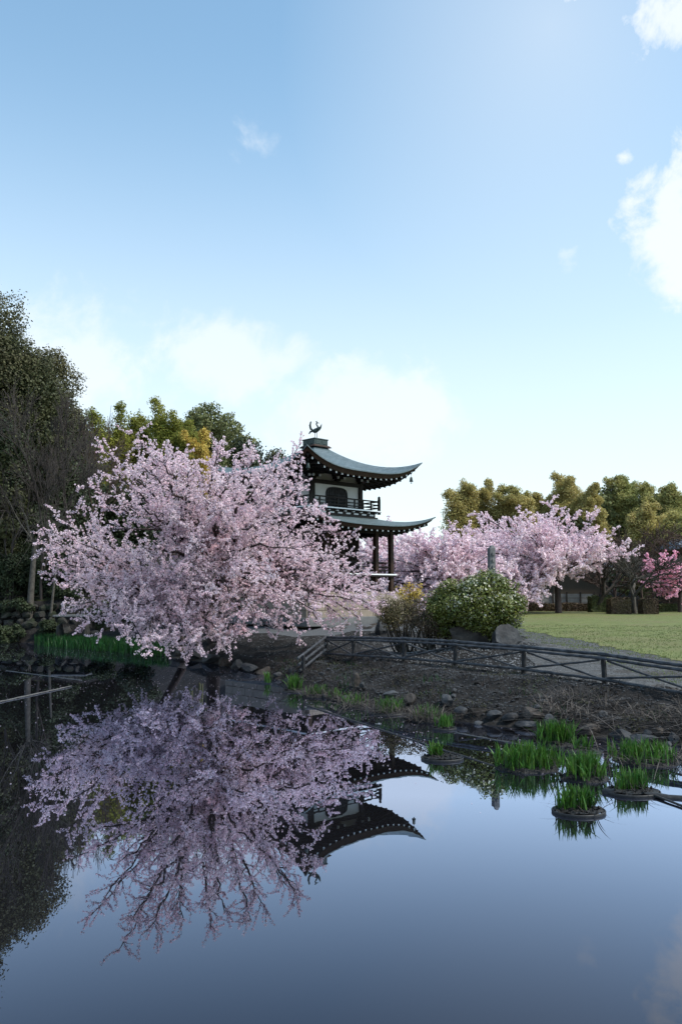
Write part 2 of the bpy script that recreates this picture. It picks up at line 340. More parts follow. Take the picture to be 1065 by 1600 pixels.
def sheet(name, xs, ys, m, dz=0.0, keep=None, kind='structure', zf=land):
    X, Y = np.meshgrid(xs, ys); Z = zf(X, Y) + dz; V = np.stack([X, Y, Z], -1).reshape(-1, 3); nx = len(xs); ny = len(ys)
    i, j = np.meshgrid(np.arange(nx - 1), np.arange(ny - 1)); a = (j * nx + i).ravel()
    Fc = np.stack([a, a + 1, a + 1 + nx, a + nx], -1)
    if keep is not None:
        c = V[Fc].mean(1); Fc = Fc[keep(c[:, 0], c[:, 1])]
        used = np.unique(Fc); mp = np.zeros(len(V), int); mp[used] = np.arange(len(used)); V = V[used]; Fc = mp[Fc]
    o = link_mesh(name, np_mesh(V, Fc, 4, True), m); o['kind'] = kind; return o
def strip(name, ys, x0, x1, nx, m, dz):
    ys = np.asarray(ys); t = np.linspace(0, 1, nx + 1) ** 1.6; a = x0(ys)[:, None]; b = x1(ys)[:, None]; X = a + (b - a) * t[None]; Y = np.repeat(ys[:, None], nx + 1, 1); Z = land(X, Y) + dz
    V = np.stack([X, Y, Z], -1).reshape(-1, 3); i, j = np.meshgrid(np.arange(nx), np.arange(len(ys) - 1)); q = (j * (nx + 1) + i).ravel()
    o = link_mesh(name, np_mesh(V, np.stack([q, q + 1, q + nx + 2, q + nx + 1], -1), 4, True), m); o['kind'] = 'structure'; return o
def steps(*spans):
    out = []
    for a, b, s in spans: out += list(np.arange(a, b, s))
    return np.array(out + [spans[-1][1]])
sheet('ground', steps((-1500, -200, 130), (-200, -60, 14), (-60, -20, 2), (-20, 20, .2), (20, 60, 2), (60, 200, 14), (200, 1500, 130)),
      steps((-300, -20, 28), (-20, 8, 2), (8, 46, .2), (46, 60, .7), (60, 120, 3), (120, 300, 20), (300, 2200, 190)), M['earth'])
wme = MB(); wme.add([(-90, -25, 0), (220, -25, 0), (220, 70, 0), (-90, 70, 0)], [(0, 1, 2, 3)])
tag(wme.build('pond_water', M['water']), kind='structure')

# fence line (world x,y) used by path too
FP = [GH(*q) for q in ((510, 1026), (552, 1029), (631, 1034), (711, 1041), (818, 1052), (945, 1069))]
dl = FP[-1] - FP[-2]; FP.append(np.array([*(FP[-1] + dl * 1.05)[:2], lz(*(FP[-1] + dl * 1.05)[:2])])); FP.append(np.array([*(FP[-2] + dl * 2.1)[:2], lz(*(FP[-2] + dl * 2.1)[:2])]))
FPA = np.array(FP)
LE = np.array([(14, 8.9), (20.4, 8.45), (25, 8.2), (30, 8.35), (36, 7.7), (45, 9.6), (61, 13.0), (70, 14.5)])   # lawn edge: y, x
def lawn_edge(y): return np.interp(y, LE[:, 0], LE[:, 1]) + .12 * np.sin(y * 2.3) + .07 * np.sin(y * 5.9) + .04 * np.sin(y * 14.3)
def fence_y(x):
    o = np.argsort(FPA[:, 0]); return np.interp(x, FPA[o, 0], FPA[o, 1])
sheet('gravel_path', steps((-6, 16, .2)), steps((10, 62, .2)), M['gravel'], .012,
      lambda x, y: (y > fence_y(x) + .15 + .1 * np.sin(x * 3)) & (x < lawn_edge(y) + .3) & (x > np.interp(y, [15, 19, 22, 28, 33, 37, 62], [3.6, 4.0, 4.9, 6.3, 6.9, 7.2, 9]) + .25 * np.sin(y * 2.1) + .12 * np.sin(y * 5 + x * 4)) & (y < 60))
sheet('gravel_forecourt', steps((-6, 8, .2)), steps((28, 46, .2)), M['sand'], .008,
      lambda x, y: (y > 33.9 + .4 * np.sin(x * 1.3) + .2 * np.sin(x * 4)) & (x > -4.5) & (x < 5.5))
strip('lawn', np.concatenate([np.arange(12, 40, .1), np.arange(40, 66, .5)]), lawn_edge, lambda y: 75 + 0 * y, 240, M['lawn'], .022)
sheet('moss_terrace', steps((-40, -10, .5)), steps((45.3, 48, .5)), M['moss'], .02, lambda x, y: (x < -12.5))

# ---------------------------------------------------------------- vegetation kit
def rnd_unit(rng, n):
    v = rng.normal(size=(n, 3)); return v / np.linalg.norm(v, axis=1, keepdims=True)
def leaf_quads(C, Nn, size, rng, aspect=1.0, curl=0):
    n = len(C); r = rnd_unit(rng, n); a = np.cross(Nn, r); a /= np.linalg.norm(a, axis=1, keepdims=True) + 1e-9; b = np.cross(Nn, a)
    s = (size * rng.uniform(.7, 1.3, n))[:, None] / 2; a = a * s * aspect; b = b * s
    return np.stack([C - a * .4 - b, C + a - b * .2, C + a * .3 + b, C - a + b * .3], 1)
def segs_mesh(S, k=4):
    """S: array (n,8) p0 p1 r0 r1"""
    S = np.asarray(S, float); p0, p1, r0, r1 = S[:, 0:3], S[:, 3:6], S[:, 6], S[:, 7]
    t = p1 - p0; t /= np.linalg.norm(t, axis=1, keepdims=True) + 1e-9
    up = np.where(np.abs(t[:, 2:3]) < .9, np.array([[0, 0, 1.]]), np.array([[1., 0, 0]]))
    a = np.cross(t, up); a /= np.linalg.norm(a, axis=1, keepdims=True) + 1e-9; b = np.cross(a, t); V = []
    for p, r in ((p0 - t * r0[:, None] * .3, r0), (p1 + t * r1[:, None] * .3, r1)):
        for j in range(k):
            q = 2 * PI * j / k; V.append(p + (a * math.cos(q) + b * math.sin(q)) * r[:, None])
    V = np.stack(V, 1); n = len(S); base = np.arange(n)[:, None] * 2 * k
    Fc = np.concatenate([np.stack([base[:, 0] + j, base[:, 0] + (j + 1) % k, base[:, 0] + k + (j + 1) % k, base[:, 0] + k + j], -1) for j in range(k)])
    return np_mesh(V.reshape(-1, 3), Fc, 4, True)
def poly(segs, pts, r0, r1):
    n = len(pts) - 1
    for i in range(n):
        a = r0 + (r1 - r0) * i / n; b = r0 + (r1 - r0) * (i + 1) / n
        segs.append((*pts[i], *pts[i + 1], a, b))
def bez(a, c, b, n): t = np.linspace(0, 1, n + 1)[:, None]; return a * (1 - t) ** 2 + 2 * c * t * (1 - t) + b * t * t
def rotdir(t, ang, rng):
    r = rnd_unit(rng, 1)[0]; a = np.cross(t, r); a /= np.linalg.norm(a) + 1e-9; return t * math.cos(ang) + a * math.sin(ang)

def spray_tree(name, base, fork, tips, seed, label, cat, group, bmat, petal=.06, dens=1.0, r0=.11, trunk_r=.22, bark='bark', L2=1.2, sp2=.30, sp3=.20, nq=7, clump=.055, starts=None):
    rng = np.random.default_rng(seed); segs = []; CL = []
    base = np.array(base, float); fork = np.array(fork, float)
    mid = (base + fork) / 2 + np.array([rng.normal() * .12, rng.normal() * .12, 0]); tp = bez(base - [0, 0, .2], mid * 1.0, fork, 6)
    ts = []; poly(ts, tp, trunk_r * 1.25, trunk_r * .85)
    for ti, tip in enumerate(tips):
        tip = np.array(tip, float); st = fork if starts is None else np.array(starts[ti], float)
        st = st + rng.normal(size=3) * .05; Lm = np.linalg.norm(tip - st); up = max(0, (tip[2] - st[2]) / Lm)
        ctrl = st + (tip - st) * .45 + np.array([0, 0, Lm * (.16 - .10 * up)]) + rng.normal(size=3) * Lm * .05
        n = max(6, int(Lm / .45)); pts = bez(st, ctrl, tip, n); pts[1:-1] += rng.normal(size=(n - 1, 3)) * .045
        rr = r0 * min(1, Lm / 6 + .25); poly(segs, pts, rr, .012)
        cum = np.concatenate([[0], np.cumsum(np.linalg.norm(np.diff(pts, axis=0), axis=1))]); s = .14 * Lm
        while s < cum[-1]:
            i = min(np.searchsorted(cum, s) - 1, n - 1); i = max(i, 0); f = (s - cum[i]) / (cum[i + 1] - cum[i]); p = pts[i] * (1 - f) + pts[i + 1] * f
            t = pts[i + 1] - pts[i]; t /= np.linalg.norm(t); tt = s / cum[-1]
            l2 = L2 * rng.uniform(.55, 1.25) * (1 - .62 * tt) * min(1, Lm / 4 + .3)
            if tt > .8: l2 *= .8
            d = rotdir(t, rng.uniform(.45, 1.0), rng); d[2] += .12; d /= np.linalg.norm(d)
            m2 = max(3, int(l2 / .22)); q = [p]
            for k in range(m2):
                d = d + rng.normal(size=3) * .13; d[2] += .03; d /= np.linalg.norm(d); q.append(q[-1] + d * l2 / m2)
            q = np.array(q); r2 = .012 + .016 * (1 - tt); poly(segs, q, r2, .005)
            for k in range(1, m2 + 1):
                for rep in range(max(1, int(round(l2 / m2 / sp3)))):
                    o = q[k - 1] + (q[k] - q[k - 1]) * rng.uniform(); l3 = rng.uniform(.15, .5) * min(1, L2)
                    dd = rotdir((q[k] - q[k - 1]) / (np.linalg.norm(q[k] - q[k - 1]) + 1e-9), rng.uniform(.4, 1.1), rng); dd[2] += .15; dd /= np.linalg.norm(dd)
                    e = o + dd * l3; segs.append((*o, *e, .006, .003))
                    nc = max(1, int(l3 / .085 * dens))
                    for u in np.linspace(.25, 1, nc): CL.append(o + (e - o) * u)
                for rep in range(max(1, int(2 * dens))): CL.append(q[k - 1] + (q[k] - q[k - 1]) * rng.uniform())
            s += sp2 * rng.uniform(.7, 1.3)
        CL.append(tip)
    CL = np.array(CL); n = len(CL); cs = rng.uniform(.45, 1.35, n); C = np.repeat(CL, nq, axis=0); sc = np.repeat(cs, nq)[:, None]
    off = rnd_unit(rng, n * nq); C2 = C + off * clump * sc * rng.uniform(.5, 1.15, (n * nq, 1)); Nn = off * .75 + rnd_unit(rng, n * nq) * .5; Nn /= np.linalg.norm(Nn, axis=1, keepdims=True)
    Q = leaf_quads(C2, Nn, petal, rng)
    e = empty(name, base, label, cat, group)
    link_mesh('trunk', segs_mesh(ts, 10), M[bark], e); link_mesh('branches', segs_mesh(segs, 5), M[bark], e)
    link_mesh('blossoms', quads_mesh(Q), bmat, e)
    print(name, 'clumps', n, 'segs', len(segs)); return e

def lobe_tree(name, px, ytop, d, wpx, seed, label, cat, group, leaf='ever', lsize=.22, nl=40, per=420, bark='bark_dark', low=.25, squash=1.0, aspect=1.0, lobe_r=.20, depthf=.8, cone=0.0, spread=.16):
    rng = np.random.default_rng(seed); top = P(px, ytop, d); gz = lz(top[0], d); H = top[2] - gz; rx = wpx / 2 / F * d
    base = np.array([top[0], d, gz]); zc0 = gz + H * low; rz = (top[2] - zc0) / 2; C = np.array([top[0], d, zc0 + rz])
    lob = []; tries = 0
    while len(lob) < nl and tries < 5000:
        tries += 1; v = rnd_unit(rng, 1)[0] * rng.uniform(.35, .86)
        if cone: k = 1 - cone * (v[2] + 1) / 2; v = np.array([v[0] * k, v[1] * k, v[2]])
        p = C + v * np.array([rx, rx * depthf, rz * .95]); 
        lob.append((p, lobe_r * (rx + rz) * .5 * rng.uniform(.65, 1.35) * (1 - cone * .5 * (v[2] + 1) / 2)))
    segs = []; poly(segs, bez(base - [0, 0, .3], (base + C) / 2 + rng.normal(size=3) * .2, np.array([C[0], C[1], C[2] + rz * .3]), 8), max(.12, H * .02), .06)
    Qs = []
    for p, r in lob:
        f = rng.uniform(.25, .8); st = base + (C - base) * (f if p[2] > C[2] else f * .8); st[2] = min(st[2], p[2])
        poly(segs, bez(st, (st + p) / 2 + [0, 0, .15 * r], p, 4), max(.04, H * .006), .02)
        n = int(per * (r / (lobe_r * (rx + rz) * .5)) ** 2); u = rnd_unit(rng, n); u[:, 2] = u[:, 2] * squash
        fl = rng.uniform(0, 2 * PI, 3); wv = 1 + .22 * np.sin(u[:, 0] * 5 + fl[0]) * np.sin(u[:, 1] * 5 + fl[1]) + .15 * np.sin(u[:, 2] * 7 + fl[2])
        c = p + u * r * wv[:, None] * (1 + rng.normal(size=(n, 1)) * spread); nn = u * .8 + rnd_unit(rng, n) * .7; nn /= np.linalg.norm(nn, axis=1, keepdims=True)
        Qs.append(leaf_quads(c, nn, lsize, rng, aspect))
    e = empty(name, base, label, cat, group)
    link_mesh('trunk', segs_mesh(segs, 6), M[bark], e); link_mesh('crown', quads_mesh(np.concatenate(Qs)), M[leaf], e); return e

def bamboo(name, px, ytop, d, wpx, seed, label, group, leaf='bamboo_far', nc=9, lsize=.3, per=150):
    rng = np.random.default_rng(seed); top = P(px, ytop, d); gz = lz(top[0], d); H = top[2] - gz; rx = wpx / 2 / F * d; base = np.array([top[0], d, gz]); segs = []; Qs = []
    for i in range(nc):
        o = np.array([rng.uniform(-1, 1) * rx * .7, rng.uniform(-1, 1) * rx * .7, 0]); b = base + o; h = H * (1.0 if i == 0 else rng.uniform(.68, .98))
        if i == 0: b = base.copy()
        lean = rng.normal(size=2) * rx * .22; t = b + [lean[0], lean[1], h]; droop = np.array([lean[0] * 1.2 + rng.normal() * .4, lean[1] * 1.2, -h * .05])
        pts = bez(b, b + [0, 0, h * .8], t, 9); pts[-1] += droop * .6; pts[-2] += droop * .15; poly(segs, pts, .07, .015)
        for k in range(13):
            f = .32 + .68 * k / 12; j = min(int(f * 9), 8); p = pts[j] + (pts[j + 1] - pts[j]) * (f * 9 - j); rr = (.42 + .9 * min(1, (1 - f) * 2.2)) * rx * .24 + .2
            for m_ in range(2):
                q = p + rng.normal(size=3) * rr * .5; n = per // 2; u = rnd_unit(rng, n); c = q + u * rr * np.array([.95, .95, .8]) * rng.uniform(.25, 1.45, (n, 1)) ** .8
                c[:, 2] -= .35 * np.hypot(c[:, 0] - q[0], c[:, 1] - q[1]); nn = rnd_unit(rng, n) * .8 + u * .5; nn[:, 2] += .3; nn /= np.linalg.norm(nn, axis=1, keepdims=True)
                Qs.append(leaf_quads(c, nn, lsize, rng, .38))
    e = empty(name, base, label, 'bamboo', group)
    link_mesh('culm', segs_mesh(segs, 5), M['culm'], e); link_mesh('foliage', quads_mesh(np.concatenate(Qs)), M[leaf], e); return e

def bare_tree(name, base, H, W, seed, label, cat='bare tree', group=None, m='twig', trunk_r=.12, levels=5, lean=(0, 0), fork=.25, thin=.006, up=.12, nb=3):
    rng = np.random.default_rng(seed); base = np.array(base, float); segs = []
    def grow(p, d, L, r, lv):
        n = 3; q = [p]
        for k in range(n):
            d = d + rng.normal(size=3) * .10; d[2] += up * .35; d /= np.linalg.norm(d); q.append(q[-1] + d * L / n)
        poly(segs, q, r, max(thin, r * .62))
        if lv <= 0: return
        for b in range(nb if lv > 1 else nb + 1):
            f = rng.uniform(.35, 1) if b else 1.0; i = min(int(f * n), n - 1); o = q[i] + (q[i + 1] - q[i]) * (f * n - i)
            dd = rotdir(d, rng.uniform(.25, .75) * (W / H * 1.2 if lv == levels else 1), rng); grow(o, dd, L * rng.uniform(.6, .82), max(thin, r * .55), lv - 1)
    d0 = np.array([lean[0], lean[1], 1.]); d0 /= np.linalg.norm(d0); grow(base - d0 * .2, d0, H * fork + .2, trunk_r, levels)
    S = np.array(segs); zt = S[:, 5].max() - base[2]; s = H / zt; S[:, [0, 1, 3, 4]] = (S[:, [0, 1, 3, 4]] - base[[0, 1, 0, 1]]) * (W / max(.1, np.percentile(np.abs(S[:, 3] - base[0]), 97) * 2)) + base[[0, 1, 0, 1]]
    S[:, [2, 5]] = (S[:, [2, 5]] - base[2]) * s + base[2]
    o = link_mesh(name, segs_mesh(S, 4), M[m]); o.data.transform(Matrix.Translation(-Vector(base))); o.location = Vector(base); tag(o, label, cat, group); return o

def bush(name, base, rx, ry, H, seed, label, leaf, cat='shrub', group=None, lsize=.07, nl=30, per=260, stems=12, flower=None, ff=.0, bark='bark_dark', low=.2, lobe_r=.3, aspect=.6):
    rng = np.random.default_rng(seed); base = np.array(base, float); C = base + [0, 0, H * (1 + low) / 2]; rz = H * (1 - low) / 2; segs = []; Qs = []; Fq = []
    rm = (rx + ry + rz) / 3 * lobe_r
    for i in range(nl):
        v = rnd_unit(rng, 1)[0] * rng.uniform(.4, .9); p = C + v * np.array([rx, ry, rz]) * .85; r = rm * rng.uniform(.6, 1.3); n = int(per * (r / rm) ** 2); u = rnd_unit(rng, n)
        c = p + u * r * np.array([1, 1, .75]) * (1 + rng.normal(size=(n, 1)) * .16); nn = u * .6 + rnd_unit(rng, n) * .6 + [0, 0, .35]; nn /= np.linalg.norm(nn, axis=1, keepdims=True); q = leaf_quads(c, nn, lsize, rng, aspect); Qs.append(q)
        if flower and rng.uniform() < .9:
            k = int(n * ff * rng.uniform(.1, 2.0)) if v[0] < .55 else int(n * ff * .3); u = rnd_unit(rng, k); u[:, 2] = np.abs(u[:, 2]) * .8 + .1; c = p + u * r * 1.1; Fq.append(leaf_quads(c, u * .6 + rnd_unit(rng, k) * .5, lsize * .95, rng, .8))
        if i < stems:
            b = base + [rng.normal() * rx * .18, rng.normal() * ry * .18, -.05]; poly(segs, bez(b, (b + p) / 2 + [0, 0, -.1 * H] + (p - b) * [.15, .15, 0], p, 5), .035, .01)
    e = empty(name, base, label, cat, group); link_mesh('stems', segs_mesh(segs, 5), M[bark], e); link_mesh('leaves', quads_mesh(np.concatenate(Qs)), M[leaf], e)
    if Fq: link_mesh('flowers', quads_mesh(np.concatenate(Fq)), M[flower], e)
    return e
def blades(pts, h, wd, rng, lean=.22, kinks=3, jitter=.3):
    """long tapering blades: returns quads (n*kinks,4,3) sharing no verts"""
    n = len(pts); H = h * rng.uniform(1 - jitter, 1 + jitter, n); az_ = rng.uniform(0, 2 * PI, n); le = np.abs(rng.normal(size=n)) * lean
    D = np.stack([np.cos(az_) * le, np.sin(az_) * le, np.ones(n)], 1); fz = rng.uniform(0, PI, n); S = np.stack([np.cos(fz), np.sin(fz), np.zeros(n)], 1); out = []
    t = np.linspace(0, 1, kinks + 1); wf = [.75, 1.0, .8, .45, .1][:kinks + 1] if kinks >= 3 else [.8, .9, .1]
    wf = np.interp(t, [0, .35, .7, 1], [.75, 1, .7, .06])
    def at(k):
        c = pts + D * (H * t[k])[:, None]; bend = (t[k] ** 2) * H * le * 1.2; c = c + np.stack([np.cos(az_) * bend, np.sin(az_) * bend, -bend * .4], 1); return c, S * (wd * wf[k] / 2)
    for k in range(kinks):
        a, sa = at(k); b, sb = at(k + 1); out.append(np.stack([a - sa, a + sa, b + sb, b - sb], 1))
    return np.concatenate(out)

# ================================================================ PAGODA
PC = (-1.25, 40.0); ZB = 1.2; PR = R(43)
pag = empty('pagoda', (PC[0], PC[1], ZB), 'two-storey dark timber temple hall with curved blue-grey roofs and a bronze bird on top', 'temple', rz=PR)
def pl(v): return [(a, b, c - ZB) for a, b, c in v]
def pb(mb, name, mats, parent=pag, smooth=False, bevel=0):
    mb.v = pl(mb.v); me = bpy.data.meshes.new(name); me.from_pydata(mb.v, [], mb.f)
    for p, m in zip(me.polygons, mb.m): p.material_index = m; p.use_smooth = smooth
    o = link_mesh(name, me, mats, parent, world=False)
    if bevel:
        b = o.modifiers.new('bevel', 'BEVEL'); b.width = bevel; b.segments = 2; b.limit_method = 'ANGLE'
    return o
def side(k, x, y): # rotate local (x along the side, y outward negative) by k quarter turns
    for _ in range(k): x, y = -y, x
    return x, y
def roof(name, h0, h1, z0, z1, up, pw, hs, zs0, th=.2):
    me = bpy.data.meshes.new(name); V = []; Fc = []; UV = []; MI = []; nu, nv = 32, 14
    def top(u, v):
        h = h0 + (h1 - h0) * v; hc = h * (1 + .012 * abs(u) ** 6 * v); z = z0 + (z1 - z0) * (1 - (1 - v) ** pw) + up * abs(u) ** 3.2 * v ** 2.2; return u * hc, -hc, z, u * h, h * 1.12
    def addg(fn, nv_, m):
        o = len(V)
        for j in range(nv_ + 1):
            for i in range(nu + 1):
                x, y, z, s, t = fn(-1 + 2 * i / nu, j / nv_); X, Y = side(k, x, y); V.append((X, Y, z)); UV.append((s, t))
        for j in range(nv_):
            for i in range(nu):
                a = o + j * (nu + 1) + i; Fc.append((a, a + nu + 1, a + nu + 2, a + 1)); MI.append(m)
    def lip(u, v):   # sheet edge
        x, y, z, s, t = top(u, 1); return x, y, z - .05 * v, s, t
    def fas(u, v):
        x, y, z, s, t = top(u, 1); q = (h1 - .05 - .10 * v) / h1; return x * q, y * q, z - .05 - (th) * v, s, t
    def lip2(u, v):
        x, y, z, s, t = top(u, 1); q = 1 - .05 / h1 * v; return x * q, y * q, z - .05, s, t
    def sof(u, v):
        h = (h1 - .15) + (hs - h1 + .15) * v; x, y, z, s, t = top(u, 1); zz = (z - .05 - th) * (1 - v) + zs0 * v - .0; zz -= up * abs(u) ** 3.2 * (v - v * v) * .6; return u * h, -h, zz, s, t
    for k in range(4): addg(top, nv, 0); addg(lip, 1, 0); addg(lip2, 1, 1); addg(fas, 2, 1); addg(sof, 6, 2)
    me.from_pydata(pl(V), [], Fc); uv = me.uv_layers.new(name='UVMap')
    for lp in me.loops: uv.data[lp.index].uv = UV[lp.vertex_index]
    for p, m in zip(me.polygons, MI): p.material_index = m; p.use_smooth = True
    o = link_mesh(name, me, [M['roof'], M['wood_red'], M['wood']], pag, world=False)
    for k in range(4):                                   # rafters, one row a side, white painted ends
        mb = MB(); n = int(2 * h1 / .36)
        for i in range(1, n):
            u = -1 + 2 * i / n; x0 = u * (h1 - .12); _, _, ze, _, _ = top(u, 1); ze -= .05 + th
            for tier, (ext, dz) in enumerate(((h1 - .2, -.03), (h1 - .95, -.12))):
                hs_ = max(hs - .05, min(abs(x0), ext - .05)); fr = (h1 - .15 - ext) / (h1 - .15 - hs); za = ze + dz + (zs0 - ze) * max(fr, 0) * .8; fr2 = (h1 - .15 - hs_) / (h1 - .15 - hs); zb_ = ze + dz + (zs0 - ze) * fr2 * .8 
                if abs(x0) > ext: continue
                w_ = .045; vs = []
                for (yy, zz) in ((ext, za), (hs_, zb_)):
                    for dx, dzz in ((-w_, -.05), (w_, -.05), (w_, .05), (-w_, .05)):
                        X, Y = side(k, x0 + dx, -yy); vs.append((X, Y, zz + dzz))
                mb.add(vs, [(0, 1, 2, 3)], 1 if tier == 0 else 0); o_ = len(mb.v) - 8
                for f in ((0, 4, 5, 1), (1, 5, 6, 2), (2, 6, 7, 3), (3, 7, 4, 0)): mb.f.append(tuple(q + o_ for q in f)); mb.m.append(0)
        pb(mb, 'rafter_row', [M['wood'], M['white']], o)
    for k in range(4):                                   # hip beam below each corner
        mb = MB(); _, _, ze, _, _ = top(1, 1); a = h1 * .94; X, Y = side(k, a, -a); X2, Y2 = side(k, hs, -hs)
        mb.tube([(X2, Y2, zs0 - .1), ((X + X2) / 2, (Y + Y2) / 2, (zs0 + ze) / 2 - .42), (X, Y, ze - .33)], [.12, .12, .11], 4); pb(mb, 'hip_beam', M['wood'], o)
    return o
up_r = roof('upper_roof', .32, 3.62, 9.62, 8.06, .78, 1.75, 1.5, 8.42)
lo_r = roof('lower_roof', 1.95, 4.05, 6.14, 5.62, .58, 1.35, 2.5, 5.86, th=.17)
# roof crest
mb = MB(); mb.box((0, 0, 9.61), (1.16, 1.16, .10), taper=.82); pb(mb, 'crest_flange', M['wood_red'], up_r)
mb = MB(); mb.box((0, 0, 9.80), (.86, .86, .27)); mb.box((0, 0, 9.955), (.92, .92, .05)); mb.box((0, 0, 10.01), (.6, .6, .07), taper=.6)
for k in range(4):
    for s in (-1, 1): x, y = side(k, s * .2, -.435); mb.box((x, y, 9.8), (.30, .02, .17) if k % 2 == 0 else (.02, .30, .17))
pb(mb, 'crest_box', M['copper'], up_r, bevel=.008)
mb = MB(); b0 = (PC[0] + .02, PC[1], 0)
def W(x, z, y=0): return (b0[0] + x, b0[1] + y, z)
mb.tube([W(-.03, 10.03, .04), W(-.03, 10.2, .04), W(-.03, 10.42, .03)], [.016, .014, .02], 6); mb.tube([W(.06, 10.03, -.04), W(.06, 10.2, -.04), W(.05, 10.42, -.03)], [.016, .014, .02], 6)
mb.tube([W(-.17, 10.40), W(-.10, 10.40), W(0, 10.43), W(.09, 10.49), W(.14, 10.57)], [.03, .09, .12, .10, .05], 10)
mb.tube([W(.08, 10.50), W(.12, 10.60), W(.07, 10.68), W(.03, 10.74), W(.05, 10.81), W(.10, 10.82)], [.07, .05, .035, .033, .04, .03], 8)
mb.tube([W(.09, 10.82), W(.15, 10.805), W(.19, 10.78)], [.025, .014, .003], 6)
for a, b in ((.02, .06), (.05, .02), (.0, .09)): mb.tube([W(.06, 10.83), W(.06 - b * .6, 10.88 + a * .4), W(.09 - b, 10.90 + a * .5)], [.014, .014, .004], 5)
for s in (-1, 0, 1): mb.tube([W(-.12, 10.42, .02 * s), W(-.24, 10.52, .03 * s), W(-.28 - .01 * s, 10.68, .05 * s), W(-.25, 10.82, .06 * s), W(-.22 + .02 * s, 10.90 - .02 * abs(s), .07 * s)], [.05, .06, .05, .04, .006], 6, flat=.5)
for a in (.0, .05): mb.tube([W(-.15, 10.40), W(-.26, 10.40 - a), W(-.32, 10.30 - a * .6), W(-.36, 10.33 - a)], [.035, .03, .022, .004], 5)
for s in (-1, 1): mb.tube([W(.02, 10.47, .08 * s), W(.16, 10.50, .13 * s), W(.24, 10.60, .14 * s), W(.30, 10.76, .13 * s)], [.05, .06, .035, .004], 6, flat=.45)
me = bpy.data.meshes.new('bird'); me.from_pydata(mb.v, [], mb.f)
for p in me.polygons: p.use_smooth = True
link_mesh('bird_statue', me, M['copper'], up_r)
for k in range(4):
    mb = MB(); x, y = side(k, 3.28, -3.28); mb.tube([(x, y, 8.35), (x, y, 8.12)], .008, 5)
    mb.tube([(x, y, 8.13), (x, y, 8.10), (x, y, 8.0), (x, y, 7.90), (x, y, 7.89)], [.02, .06, .07, .095, .09], 10); mb.box((x, y, 7.83), (.07, .02, .05)); pb(mb, 'wind_bell', M['copper'], up_r, smooth=True)
# upper storey
wall = MB(); wall.box((0, 0, 7.13), (3.02, 3.02, 1.3)); w_o = pb(wall, 'upper_wall', M['plaster'])
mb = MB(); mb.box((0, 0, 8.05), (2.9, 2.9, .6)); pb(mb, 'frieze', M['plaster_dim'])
mb = MB()
for k in range(4):
    x, y = side(k, 0, -1.55); sz = (3.3, .16, .17) if k % 2 == 0 else (.16, 3.3, .17); mb.box((x, y, 7.685), sz)
    sz = (3.2, .10, .10) if k % 2 == 0 else (.10, 3.2, .10); x, y = side(k, 0, -1.54); mb.box((x, y, 6.55), sz)
pb(mb, 'tie_beam', M['wood'])
for k in range(4):
    mb = MB(); x, y = side(k, 1.53, -1.53); mb.box((x, y, 7.15), (.2, .2, 1.5)); pb(mb, 'corner_post', M['wood'])
    for u in (-1.53, -.0, 1.53):                         # bracket clusters under the eave
        mb = MB(); 
        for (dy, z, ln, dep) in ((1.60, 7.84, .2, .2), (1.66, 7.93, .42, .34), (1.78, 8.04, .6, .5)):
            x, y = side(k, u, -dy); mb.box((x, y, z), (ln, dep, .10) if k % 2 == 0 else (dep, ln, .10))
        for s in (-1, 1): x, y = side(k, u + s * .2, -1.86); mb.box((x, y, 7.92), (.09, .07, .10), m=1)
        pb(mb, 'bracket', [M['wood'], M['plaster']])
    # arched window
    out = [(-.68, 6.52)]; 
    for i in range(13):
        a = PI - PI * i / 12; cx_ = math.cos(a); out.append((.68 * math.copysign(abs(cx_) ** .55, cx_), 7.10 + .40 * abs(math.sin(a)) ** .7))
    out.append((.68, 6.52)); inn = [(x * .90, 6.60 if z < 6.6 else z - .06) for x, z in out]
    mb = MB(); n = len(out)
    def wv(x, z, d): X, Y = side(k, x, -d); return (X, Y, z)
    vs = [wv(x, z, 1.51) for x, z in out] + [wv(x, z, 1.575) for x, z in out] + [wv(x, z, 1.575) for x, z in inn] + [wv(x, z, 1.52) for x, z in inn]
    fs = []
    for i in range(n):
        j = (i + 1) % n; fs += [(i, j, n + j, n + i), (n + i, n + j, 2 * n + j, 2 * n + i), (2 * n + i, 2 * n + j, 3 * n + j, 3 * n + i)]
    mb.add(vs, fs); wf = pb(mb, 'window', M['post'], w_o)
    mb = MB(); mb.add([wv(x, z, 1.518) for x, z in inn], [tuple(range(n))]); pb(mb, 'shutter_panel', M['wood'], wf)
    mb = MB()
    for i in range(9):
        x = -.52 + i * .13; zt = 7.02 + .40 * (1 - (x / .68) ** 4) ** .5; X, Y = side(k, x, -1.54); mb.box((X, Y, (6.6 + zt) / 2), (.035, .03, zt - 6.6) if k % 2 == 0 else (.03, .035, zt - 6.6))
    for z in (6.85, 7.15): X, Y = side(k, 0, -1.535); mb.box((X, Y, z), (1.2, .02, .03) if k % 2 == 0 else (.02, 1.2, .03))
    pb(mb, 'lattice', M['pole'], wf)
